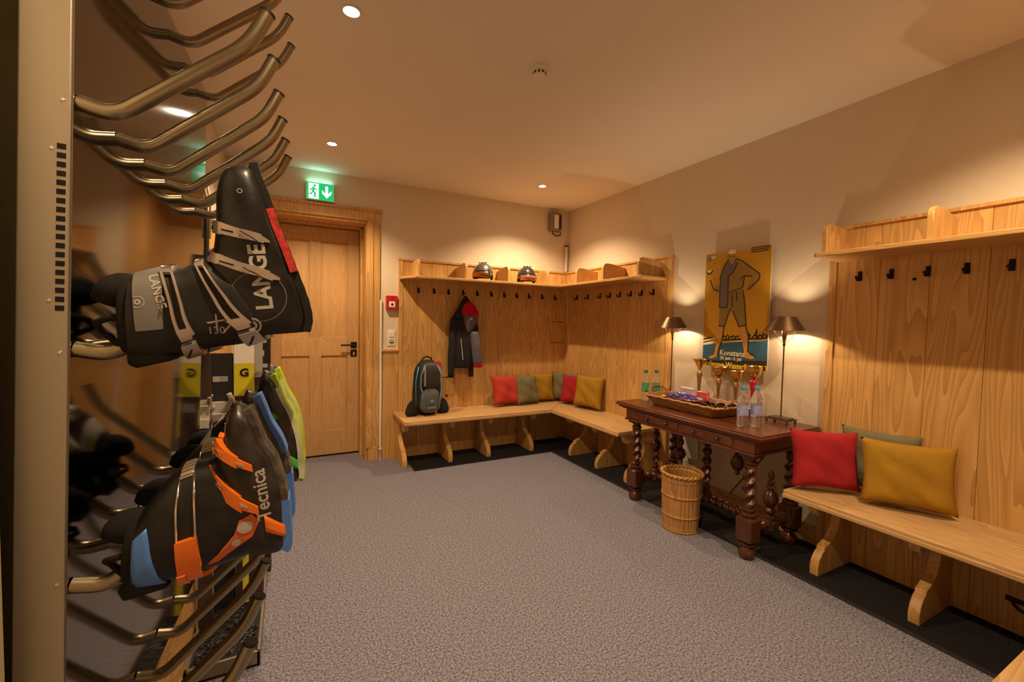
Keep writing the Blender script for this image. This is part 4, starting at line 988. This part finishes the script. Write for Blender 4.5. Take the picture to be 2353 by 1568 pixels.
CUFF_B = [(.240, -.290, .335, -.49, .043), (.228, -.290, .285, -.505, .050), (.210, -.296, .240, -.515, .054), (.187, -.300, .198, -.525, .057), (.158, -.315, .160, -.530, .058), (.130, -.350, .130, -.530, .058), (.108, -.385, .100, -.528, .057)]
def sole(m, fo, w, th, h0_, lugs=0, a=0.0, b2=1.0, grow=.001):
    n = 30; inner = []; outer = []
    for i in range(n+1):
        t = a+(b2-a)*i/n; p = fo(t, 0, grow); p2 = fo(min(1, t+.01), 0, grow)-fo(max(0, t-.01), 0, grow); nr = Vector((-p2.z, 0, p2.x)).normalized()
        if nr.x < 0: nr = -nr
        k = th*K*(1+(.14 if (lugs and i % 2) else 0))
        inner.append((p.x-nr.x*.010, p.z-nr.z*.010)); outer.append((p.x+nr.x*k, p.z+nr.z*k))
    m.prism(inner+outer[::-1], 'y', -w*K, w*K)
def base_boot(name, label, row, idx, foot, cuff, shell, cuffm, solem, linerm, group, sole2=None):
    h0 = ROWS[row]; t = thing(name, label, 'ski boot', group=group); t.matrix_world = rack_mat(0, idx*DS, h0)
    F, Cf = Loft(foot, h0), Loft(cuff, h0)
    m = MB(); F.body(m); fo = m.build('shell', shell, t, smooth=True)
    m = MB(); Cf.body(m, cap=(True, False), grow=.0025)
    R_ = []
    for q, (tt, g) in enumerate(((1, .0025), (1.0, -.004), (.97, -.008), (.75, -.012))): R_.append([Cf(tt, 2*PI*i/44, g) for i in range(44)])
    m.rings(R_, cap=(False, True)); cu = m.build('cuff', cuffm, t, smooth=True)
    m = MB(); R_ = []
    a, b2, c, d, w = cuff[-1]
    for dx, g in ((.02, -.006), (-.004, -.005), (-.016, -.007), (-.018, -.012), (-.008, -.018), (.03, -.020)):
        R_.append([Cf(1, 2*PI*i/40, g)+Vector((dx*K, 0, 0)) for i in range(40)])
    m.rings(R_, cap=(False, False)); ln_ = m.build('liner', linerm, t, smooth=True)
    m = MB(); sole(m, F, .028, .0055, h0, 1); so = m.build('sole', solem, t, bevel=.001)
    if sole2:
        m = MB(); sole(m, F, .0345, .006, h0, 0, .02, .98, .0); m.build('sole_rim', sole2, t, bevel=.001)
    # tongue sticking out of the liner with its pull loop
    m = MB(); zc = (b2+d)/2-h0
    tg = [(-.0, .012), (-.03, .030), (-.055, .034), (-.075, .022)]
    m.tube([((a+.012-.011*i_)*K, 0, (b2-h0-.026-.0004*i_*i_)*K) for i_ in range(8)], [r_*K for r_ in (.026, .030, .033, .034, .032, .028, .020, .006)], 18)
    m.tube([((a+.01)*K, -.03*K, zc*K), ((a-.03)*K, -.034*K, (zc-.004)*K), ((a-.052)*K, -.02*K, (zc-.014)*K), ((a-.05)*K, .0, (zc-.03)*K), ((a-.02)*K, -.02*K, (zc-.052)*K), ((a+.01)*K, -.03*K, (zc-.05)*K)], .0065*K, 8)
    m.build('pull_loop', linerm, t, smooth=True)
    return t, F, Cf, fo, cu
q = lambda v: v*PI
def ladder(Cf, m, t, hw, th0, th1, n, grow=.010):
    for i in range(n):
        a = th0+(th1-th0)*(i+.2)/n; Cf.band(m, t, t, hw, a, a+(th1-th0)*.45/n, grow=grow, n=3, thick=.008)
def build_black_boot(row, idx, label, group, detail=True):
    t, F, Cf, fo, cu = base_boot('ski_boot', label, row, idx, FOOT_A, CUFF_A, M_BLACKP, mat('cuff_black', (.012, .011, .0105), rough=.45, var=.6, scale=24, spec=.35), M_BLACKM, M_LINER, group)
    # heel flap
    m = MB(); m.prism([(.083*K, (-.055+.065)*K), (.135*K, (-.066+.065)*K), (.165*K, (-.072+.065)*K), (.15*K, (-.084+.065)*K), (.10*K, (-.098+.065)*K), (.086*K, (-.092+.065)*K)], 'y', -.036*K, .036*K); m.build('rear_flap', M_BLACKM, t, bevel=.006)
    m = MB(); sole(m, F, .0352, .004, 0, 0, .30, .62, .0018); m.build('side_stripe', mat('sticker_red', (.45, .03, .03), rough=.4, var=.5, scale=90), t)
    # instep lever buckles
    for ta, tb, nm in ((.385, .455, 0), (.53, .655, 1)):
        m = MB(); F.band(m, ta, ta+(tb-ta)*.45, .030, q(1.05), q(.72), grow=.006, thick=.005); F.band(m, ta+(tb-ta)*.4, tb, .028, q(.72), q(.40), grow=.010, thick=.008, hw2=.022, g2=.006)
        F.band(m, tb, tb+.01, .016, q(.40), q(.34), grow=.005, thick=.004, hw2=.006)
        bo_ = m.build('buckle', M_PINKW, t, smooth=True, flat_angle=35)
        m = MB(); F.band(m, ta+.012, ta+.022, .010, q(.98), q(.86), grow=.0072, thick=.002); F.band(m, ta+(tb-ta)*.55, ta+(tb-ta)*.7, .004, q(.68), q(.58), grow=.0112, thick=.002); F.band(m, tb-.03, tb+.018, .0028, q(.53), q(.45), grow=.0112, thick=.002)
        m.build('slot', M_BLACKM, bo_)
    # cuff buckles: ladder on the shin, long frame, clasp underneath
    for ta in (.62, .27):
        tb = ta-.16
        m = MB(); Cf.band(m, ta+.01, ta, .062, q(1.12), q(.80), grow=.007, thick=.005); m.build('ladder_strap', M_GREY, t, smooth=True, flat_angle=35)
        m = MB(); ladder(Cf, m, ta+.005, .046, q(1.10), q(.84), 6); m.build('ladder_teeth', M_CHROME, t)
        m = MB()
        Cf.band(m, ta+.04, tb+.04, .012, q(.80), q(.34), grow=.011, thick=.006); Cf.band(m, ta-.045, tb-.045, .012, q(.80), q(.34), grow=.011, thick=.006)
        Cf.band(m, ta, ta-.01, .055, q(.81), q(.765), grow=.011, thick=.006); Cf.band(m, tb+.02, tb, .055, q(.40), q(.31), grow=.011, thick=.006, hw2=.04)
        fr_ = m.build('buckle_frame', M_PINKW, t, smooth=True, flat_angle=35)
        m = MB(); Cf.band(m, tb, tb-.02, .050, q(.27), q(.06), grow=.013, thick=.012, hw2=.055); Cf.band(m, tb-.04, tb-.06, .022, q(.06), q(-.05), grow=.012, thick=.008, hw2=.012); m.build('clasp', M_PINKW, t, smooth=True, flat_angle=35)
        m = MB(); Cf.band(m, tb-.02, tb+.02, .006, q(.22), q(.12), grow=.0145, thick=.002); m.build('clasp_slot', M_BLACKM, t)
    m = MB(); Cf.band(m, .80, .76, .185, q(1.12), q(.42), grow=.0065, thick=.005, hw2=.12); ps = m.build('power_strap', M_GREY, t, smooth=True, flat_angle=35)
    if detail:
        side_text('LANGE', .043, .3262, .028, math.radians(98.5), M_SIL, fo, t, h0=-.065, xs=.98, bold=.0012)
        side_text('LANGE', .021, .120, .080, math.radians(-72), M_SIL, ps, t, h0=-.065, bold=.0005)
        side_text('XT', .034, .212, -.005, math.radians(-35), M_SIL, cu, t, h0=-.065, bold=.0)
        side_text('130', .020, .214, -.028, math.radians(5), M_SIL, cu, t, h0=-.065)
        def ring_(o_, h_, r0_, r1_, mt, nm, tree, seg=30):
            m = MB(); vs = []
            for r_ in (r0_, r1_):
                for k in range(seg):
                    a = 2*PI*k/seg; p = Vector(((o_+r_*math.cos(a))*K, -.08*K, (h_+.065+r_*math.sin(a))*K)); h = tree.ray_cast(p, Vector((0, 1, 0)))
                    vs.append((h[0] if h[0] else p+Vector((0, .03, 0)))-Vector((0, .0009, 0)))
            fs = [(k, (k+1) % seg, seg+(k+1) % seg, seg+k) for k in range(seg)]
            m.add(vs, fs); return m.build(nm, mt, t)
        tr_ = snap_of(fo)
        ring_(.290, -.008, .0125, .016, M_SIL, 'pivot_ring', tr_); ring_(.290, -.008, .004, .0085, M_SIL, 'pivot_ring', tr_)
        ring_(.300, .052, .050, .0515, M_GREY, 'moulded_ring', tr_); ring_(.262, .262, .0035, .0048, M_SIL, 'keyhole_mark', tr_, 16)
        tp_ = snap_of(ps); ring_(.108, .028, .0095, .0110, M_SIL, 'strap_emblem', tp_); ring_(.108, .028, .002, .005, M_SIL, 'strap_emblem', tp_)
    return t
G_L = 'black ski boots on the middle tubes'
build_black_boot(2, 0, 'black LANGE ski boot with pale metal buckles, nearest the camera on the dryer', G_L)
build_black_boot(2, 1, 'second black ski boot directly behind the large LANGE one on the dryer', G_L, False)

M_GREY2 = mat('sole_dusty', (.07, .055, .048), rough=.7, var=.7, scale=45)
def build_orange_boot(row, idx, label, group, shell, detail=True, bm_=None, h0=None, solem=None):
    h0 = ROWS[row]; bm_ = bm_ or M_ORANGE
    t, F, Cf, fo, cu = base_boot('ski_boot', label, row, idx, FOOT_B, CUFF_B, shell, M_BLACKP, solem or M_GREY2, M_LINER, group)
    if solem is None:
        for ra, rb in (((.60, 1.0),) if detail else ((0, .46), (.60, 1.0))):
            m = MB(); sole(m, F, .0285, .0075, h0, 0, ra, rb); m.build('sole_pad', M_BLUE, t, bevel=.001)
    for ta, tb in ((.345, .42), (.56, .66)):
        m = MB(); F.band(m, ta, ta+.01, .050, q(1.02), q(.91), grow=.010, thick=.010); F.band(m, ta+.01, tb, .046, q(.88), q(.56), grow=.015, thick=.013, hw2=.042, g2=.010); F.band(m, tb-.005, tb+.01, .030, q(.56), q(.46), grow=.010, thick=.008, hw2=.020)
        bo_ = m.build('buckle', bm_, t, smooth=True, flat_angle=35)
        m = MB(); F.band(m, ta+.03, ta+.045, .006, q(.80), q(.70), grow=.0162, thick=.003); F.band(m, tb-.005, tb, .008, q(.56), q(.51), grow=.0112, thick=.003); m.build('rivet', M_CHROME, bo_)
        m = MB(); m.tube([Cf(.02, q(1.05), .012), F(ta-.02, q(1.1), .012), F(ta-.01, q(.98), .010)], .0022*K, 6); m.build('wire', M_CHROME, t, smooth=True)
    m = MB(); F.band(m, .74, .79, .045, q(.42), q(.14), grow=.0045, thick=.004, hw2=.035); m.build('heel_logo', bm_, t, smooth=True)
    # cuff buckle
    ta = .52
    m = MB(); ladder(Cf, m, ta, .058, q(1.02), q(.80), 5, grow=.009); Cf.band(m, ta, ta, .065, q(1.14), q(.80), grow=.006, thick=.004); m.build('ladder_strap', mat('ladder_alloy', (.45, .38, .30), rough=.3, metal=.6), t)
    m = MB(); m.tube([Cf(ta+.07, q(.82), .006), Cf(ta+.075, q(.6), .008), Cf(ta+.07, q(.42), .010)], .0024*K, 6); m.tube([Cf(ta-.07, q(.82), .006), Cf(ta-.08, q(.6), .008), Cf(ta-.075, q(.44), .010)], .0024*K, 6); m.build('wire', M_CHROME, t, smooth=True)
    m = MB(); Cf.band(m, ta, ta-.01, .082, q(.47), q(.27), grow=.012, thick=.011); Cf.band(m, ta+.05, ta+.04, .030, q(.27), q(.10), grow=.016, thick=.013); Cf.band(m, ta-.03, ta-.04, .050, q(.27), q(.08), grow=.013, thick=.011, hw2=.04); Cf.band(m, ta-.05, ta-.14, .035, q(.12), q(-.02), grow=.013, thick=.009, hw2=.015)
    m.build('buckle', bm_, t, smooth=True, flat_angle=35)
    m = MB(); Cf.band(m, .93, .80, .075, q(.62), q(.04), grow=.0055, thick=.005, hw2=.12); m.build('blue_panel' if detail else 'side_panel', M_BLUE if detail else bm_, t, smooth=True)
    m = MB(); m.prism([(.075*K, (-.53-h0)*K), (.10*K, (-.49-h0)*K), (.125*K, (-.525-h0)*K), (.16*K, (-.528-h0)*K), (.155*K, (-.54-h0)*K), (.118*K, (-.546-h0)*K), (.085*K, (-.552-h0)*K)], 'y', -.034*K, .034*K); m.build('rear_flap', M_BLACKM, t, bevel=.006)
    if detail:
        side_text('Tecnica', .036, .334, -.418, math.radians(98.5), M_SIL, fo, t, h0=h0, xs=1.0, bold=.0006)
        m = MB(); m_c = [(.262, -.478), (.300, -.452), (.312, -.420), (.298, -.402), (.276, -.412), (.268, -.440), (.240, -.478), (.226, -.492), (.222, -.500), (.24, -.496)]
        tr_ = snap_of(cu); tr2 = snap_of(fo)
        def drop(o_, h_, lift=.0012):
            p = Vector((o_*K, -.09*K, (h_-h0)*K)); hs_ = [x[0] for x in (tr_.ray_cast(p, Vector((0, 1, 0))), tr2.ray_cast(p, Vector((0, 1, 0)))) if x[0]]
            y_ = min([h.y for h in hs_]) if hs_ else -.04*K
            return Vector((p.x, y_-lift, p.z))
        def patch(poly, nm, mt, lift):
            cx_, ch_ = sum(p[0] for p in poly)/len(poly), sum(p[1] for p in poly)/len(poly); R_ = []
            N_ = len(poly); vs = [drop(cx_, ch_, lift)]; L_ = 5
            for r_ in range(1, L_+1):
                for (o_, h_) in poly: vs.append(drop(cx_+(o_-cx_)*r_/L_, ch_+(h_-ch_)*r_/L_, lift))
            fs = [(0, 1+k, 1+(k+1) % N_) for k in range(N_)]
            for r_ in range(L_-1):
                b0 = 1+r_*N_
                for k in range(N_): fs.append((b0+k, b0+(k+1) % N_, b0+N_+(k+1) % N_, b0+N_+k))
            mm = MB(); mm.add(vs, fs); return mm.build(nm, mt, t)
        patch(m_c, 'pivot_logo', mat('logo_orange', (.62, .12, .02), rough=.35), .0015)
        patch([(.287+.014*math.cos(a), -.428+.013*math.sin(a)) for a in [2*PI*k/18 for k in range(18)]], 'pivot_disc', M_SIL, .003)
        patch([(.272+.008*math.cos(a), -.458+.008*math.sin(a)) for a in [2*PI*k/14 for k in range(14)]], 'pivot_disc', M_SIL, .003)
    return t, F, Cf, cu
G_T = 'black and blue ski boots with orange buckles'
TS = mat('shell_dusty', (.020, .016, .014), rough=.40, var=.8, scale=28, coat=.1, spec=.4, bump=.3, bscale=45)
build_orange_boot(3, 0, 'black TECNICA ski boot with bright orange buckles and blue trim, front of the lower row', G_T, TS)
build_orange_boot(3, 1, 'matching black ski boot with blue sole right behind the orange-buckled one', G_T, TS, False)
# lime pair further along
G_G = 'black ski boots with lime and white soles'
GW = mat('lime_white', (.55, .55, .38), rough=.4, var=.3, scale=20)
for i_, idx in enumerate((2, 3)):
    t, F, Cf, cu = build_orange_boot(3, idx, ['black ski boot with lime green and white sole, third along the lower row', 'black ski boot with lime green sole furthest along the lower row'][i_], G_G, TS, False, bm_=M_GREEN, solem=M_LIME)
    t.matrix_world = rack_mat(.022, idx*DS, ROWS[3]+.030)
    m = MB(); sole(m, F, .036, .003, 0, 0, .15, .9, .0015); m.build('sole_stripe', GW, t)
    m = MB(); Cf.band(m, .88, .84, .10, q(1.2), q(.40), grow=.0085, thick=.005, hw2=.07); ps = m.build('power_strap', M_WHITE, t, smooth=True, flat_angle=35)
    m = MB(); Cf.band(m, .90, .86, .035, q(.80), q(.62), grow=.0095, thick=.003); m.build('strap_badge', M_LIME, t)

# ================================================================ ski tray, skis and bits by the left wall
st_ = thing('ski_tray', 'low metal framed drip tray with black looped rubber mat on the carpet', 'tray', (-3.255, -1.85, 0))
X0, X1, Y0_, Y1_ = -3.385, -3.135, -2.46, -1.15
m = MB(); m.box(X0, X1, Y0_, Y0_+.012, 0, .062); m.box(X0, X1, Y1_-.012, Y1_, 0, .062); m.box(X0, X0+.012, Y0_, Y1_, 0, .062); m.box(X1-.012, X1, Y0_, Y1_, 0, .062); m.box(X0, X1, Y0_, Y1_, .002, .012)
m.build('frame', mat('tray_metal', (.24, .20, .16), rough=.45, metal=.5), st_, world=True, bevel=.002)
m = MB(); m.box(X0+.012, X1-.012, Y0_+.012, Y1_-.012, .012, .03)
rnd = random.Random(3)
for k in range(520):
    x, y = rnd.uniform(X0+.025, X1-.025), Y0_+.025+(Y1_-Y0_-.05)*rnd.random()**1.3; a = rnd.uniform(0, 6.28); r_ = rnd.uniform(.009, .014); tz = rnd.uniform(-.6, .6)
    m.tube([(x+r_*math.cos(a+b3)*1, y+r_*math.sin(a+b3)*math.cos(tz), .036+r_*.7*math.sin(a+b3)*math.sin(tz)+.004*math.sin(b3*.5)) for b3 in [i2*.75 for i2 in range(8)]], .0022, 4)
m.build('looped_mat', mat('mat_rubber', (.028, .026, .03), rough=.35, var=.5, scale=90), st_, world=True)
pl_ = thing('plinth_board', 'light wooden kickboard along the wall under the boot dryer', 'plinth', (-3.43, -2.4, 0))
m = MB(); m.box(-3.46, -3.392, -3.45, -1.15, 0, .30); m.box(-3.47, -3.46, -3.45, -1.15, .0, .34); m.box(-3.392, -3.387, -3.45, -1.15, .0, .045); m.build('board', M_WOODY, pl_, world=True, bevel=.004)
def ski(name, label, x, y, z1, w, rz, base, bands, group=None, z0=.035, tip=False, lean=0.0):
    t = thing(name, label, 'ski', (x, y, z0), rz, group); t.rotation_euler = (0, lean, rz)
    L = z1-z0; hw = w/2
    pts = [(-hw*.9, 0), (-hw*.82, L*.45), (-hw, L*.88)]
    if tip: pts += [(-hw*.9, L*.95), (-hw*.5, L*.99), (0, L), (hw*.5, L*.99), (hw*.9, L*.95)]
    else: pts += [(-hw*.95, L-.012), (-hw*.8, L), (hw*.8, L), (hw*.95, L-.012)]
    pts += [(hw, L*.88), (hw*.82, L*.45), (hw*.9, 0)]
    m = MB(); m.prism(pts, 'y', -.007, .007); m.build('ski_body', base, t, bevel=.0015)
    for i, (za, zb, mt, fx0, fx1) in enumerate(bands):
        m = MB(); m.box(fx0*hw, fx1*hw, -.0078, -.0068, za-z0, zb-z0); m.build('top_graphic', mt, t)
    m = MB(); m.box(-hw-.0008, -hw+.003, -.0065, -.004, .02, L*.86); m.box(hw-.003, hw+.0008, -.0065, -.004, .02, L*.86); m.build('steel_edge', M_CHROME, t)
    return t
def binding(t, z0, zb, S=1.0, cm_=None):
    cm_ = cm_ or M_SIL; h = zb-z0
    b_ = thing('x', None, None); bpy.data.objects.remove(b_)
    m = MB(); m.box(-.030*S, .030*S, -.020, -.007, h-.055, h+.045); m.box(-.024*S, .024*S, -.050, -.020, h-.045, h-.005)
    for s_ in (-1, 1): m.tube([(s_*.020*S, -.030, h+.02), (s_*.034*S, -.040, h+.055), (s_*.026*S, -.045, h+.085)], .009*S, 8)
    o = m.build('heel_binding', cm_, t, bevel=.003)
    m = MB(); m.lathe([(.001, -.012), (.030*S, -.010), (.036*S, 0), (.030*S, .014), (.001, .018)], 20, M=Matrix.Translation((0, -.040, h-.075)) @ Matrix.Rotation(PI/2, 4, 'X')); m.tube([(-.034*S, -.03, h-.02), (-.04*S, -.055, h-.08), (0, -.07, h-.12), (.04*S, -.055, h-.08), (.034*S, -.03, h-.02)], .006, 8); m.build('brake', M_BLACKP, o, smooth=True)
    m = MB(); m.box(-.026*S, .026*S, -.045, -.007, h-.36, h-.29); m.tube([(-.03*S, -.02, h-.27), (-.02*S, -.05, h-.25), (.02*S, -.05, h-.25), (.03*S, -.02, h-.27)], .007, 8); m.build('toe_binding', cm_, t, bevel=.004)
GSK = 'skis standing in the tray'
s_ = ski('ski', 'narrow dark brown ski at the left end of the tray next to the dryer', -3.352, -2.20, 1.25, .058, .12, mat('ski_brown', (.05, .028, .022), rough=.35, coat=.3), [(.75, .90, M_BLACKM, -.8, .8), (1.02, 1.05, M_SIL, -.5, .5)], GSK); binding(s_, .035, .98, .8)
s_ = ski('ski', 'wide black ski with pale label and silver binding', -3.308, -2.05, 1.235, .115, .05, mat('ski_black', (.018, .02, .025), rough=.35, coat=.3), [(1.105, 1.13, M_SIL, -.5, .5), (.35, .80, M_BLACKM, -.6, .6), (.45, .5, M_WHITE, -.5, .5)], GSK); binding(s_, .035, .97, 1.3)
s_ = ski('ski', 'white topped ski with bright yellow band and black G', -3.212, -2.08, 1.62, .082, .0, mat('ski_dark', (.04, .02, .03), rough=.35, coat=.3), [(1.19, 1.60, M_WHITE, -.96, .96), (1.04, 1.19, M_YELLOW, -.96, .96), (.86, 1.02, M_YELLOW, .82, .97), (.86, 1.02, M_YELLOW, -.97, -.82), (.97, 1.01, M_GREY, -.6, .6), (.06, .34, M_YELLOW, -.3, .3)], GSK)
text_mesh('G', .05, Matrix.Translation((0, -.0085, 1.095)) @ Matrix.Rotation(PI/2, 4, 'X'), 'top_lettering', M_BLACKM, s_, align='CENTER', bold=.002)
text_mesh('SKI', .03, Matrix.Translation((0, -.0085, .93)) @ Matrix.Rotation(PI/2, 4, 'X'), 'top_lettering', M_WHITE, s_, align='CENTER', bold=.001) if False else None
s_ = ski('ski', 'slim pale and plum ski just right of the yellow banded one', -3.168, -2.05, 1.60, .055, -.05, mat('ski_plum', (.07, .03, .045), rough=.35, coat=.3), [(1.12, 1.30, M_SIL, -.96, .96), (1.30, 1.36, M_BLACKM, -.5, .3), (1.04, 1.045, M_SIL, -.5, .5)], GSK)
text_mesh('G', .035, Matrix.Translation((0, -.0085, 1.085)) @ Matrix.Rotation(PI/2, 4, 'X'), 'top_lettering', M_SIL, s_, align='CENTER', bold=.001)
s_ = ski('ski', 'black ski with white lettering, rightmost in the tray', -3.152, -1.80, 1.70, .075, -.1, mat('ski_black2', (.02, .018, .018), rough=.35, coat=.3), [(1.02, 1.09, M_SIL, -.7, .7), (1.14, 1.16, M_SIL, -.3, .6), (1.2, 1.23, M_SIL, -.6, .2), (1.27, 1.285, M_SIL, -.6, .5)], GSK)
s_ = ski('ski', 'second black ski behind the wide one, mostly hidden', -3.30, -1.86, 1.22, .09, .1, M_BLACKP, [(.7, .9, M_SIL, -.6, .6)], GSK)
s_ = ski('ski', 'thin black ski with white edge between the brown and the wide black ski', -3.353, -1.96, 1.23, .05, .2, M_BLACKM, [(.3, 1.22, M_SIL, .7, .98), (.75, .95, M_WHITE, -.5, .3)], GSK)
# dark bag and cream box hung at the far end of the dryer
t = thing('hanging_bag', 'dark rounded bag hanging at the far end of the boot dryer', 'bag', (-3.36, -2.36, 1.55))
m = MB(); sbox(m, .055, .05, 0, .42, 3, (.95, 1, 1, .9, .6)); m.build('bag_body', M_BLACKM, t, smooth=True)
m = MB(); m.tube([(.02, -.02, .40), (.055, -.03, .36), (.066, -.03, .28), (.062, -.03, .15)], .004, 6); m.build('piping', M_CREAM, t, smooth=True)
t = thing('wall_box', 'cream painted box below the dark bag at the end of the dryer', 'box', (-3.36, -2.36, 1.30))
m = MB(); m.box(-.11, .055, -.03, .10, 0, .24); m.build('case', M_CREAM, t, bevel=.004)
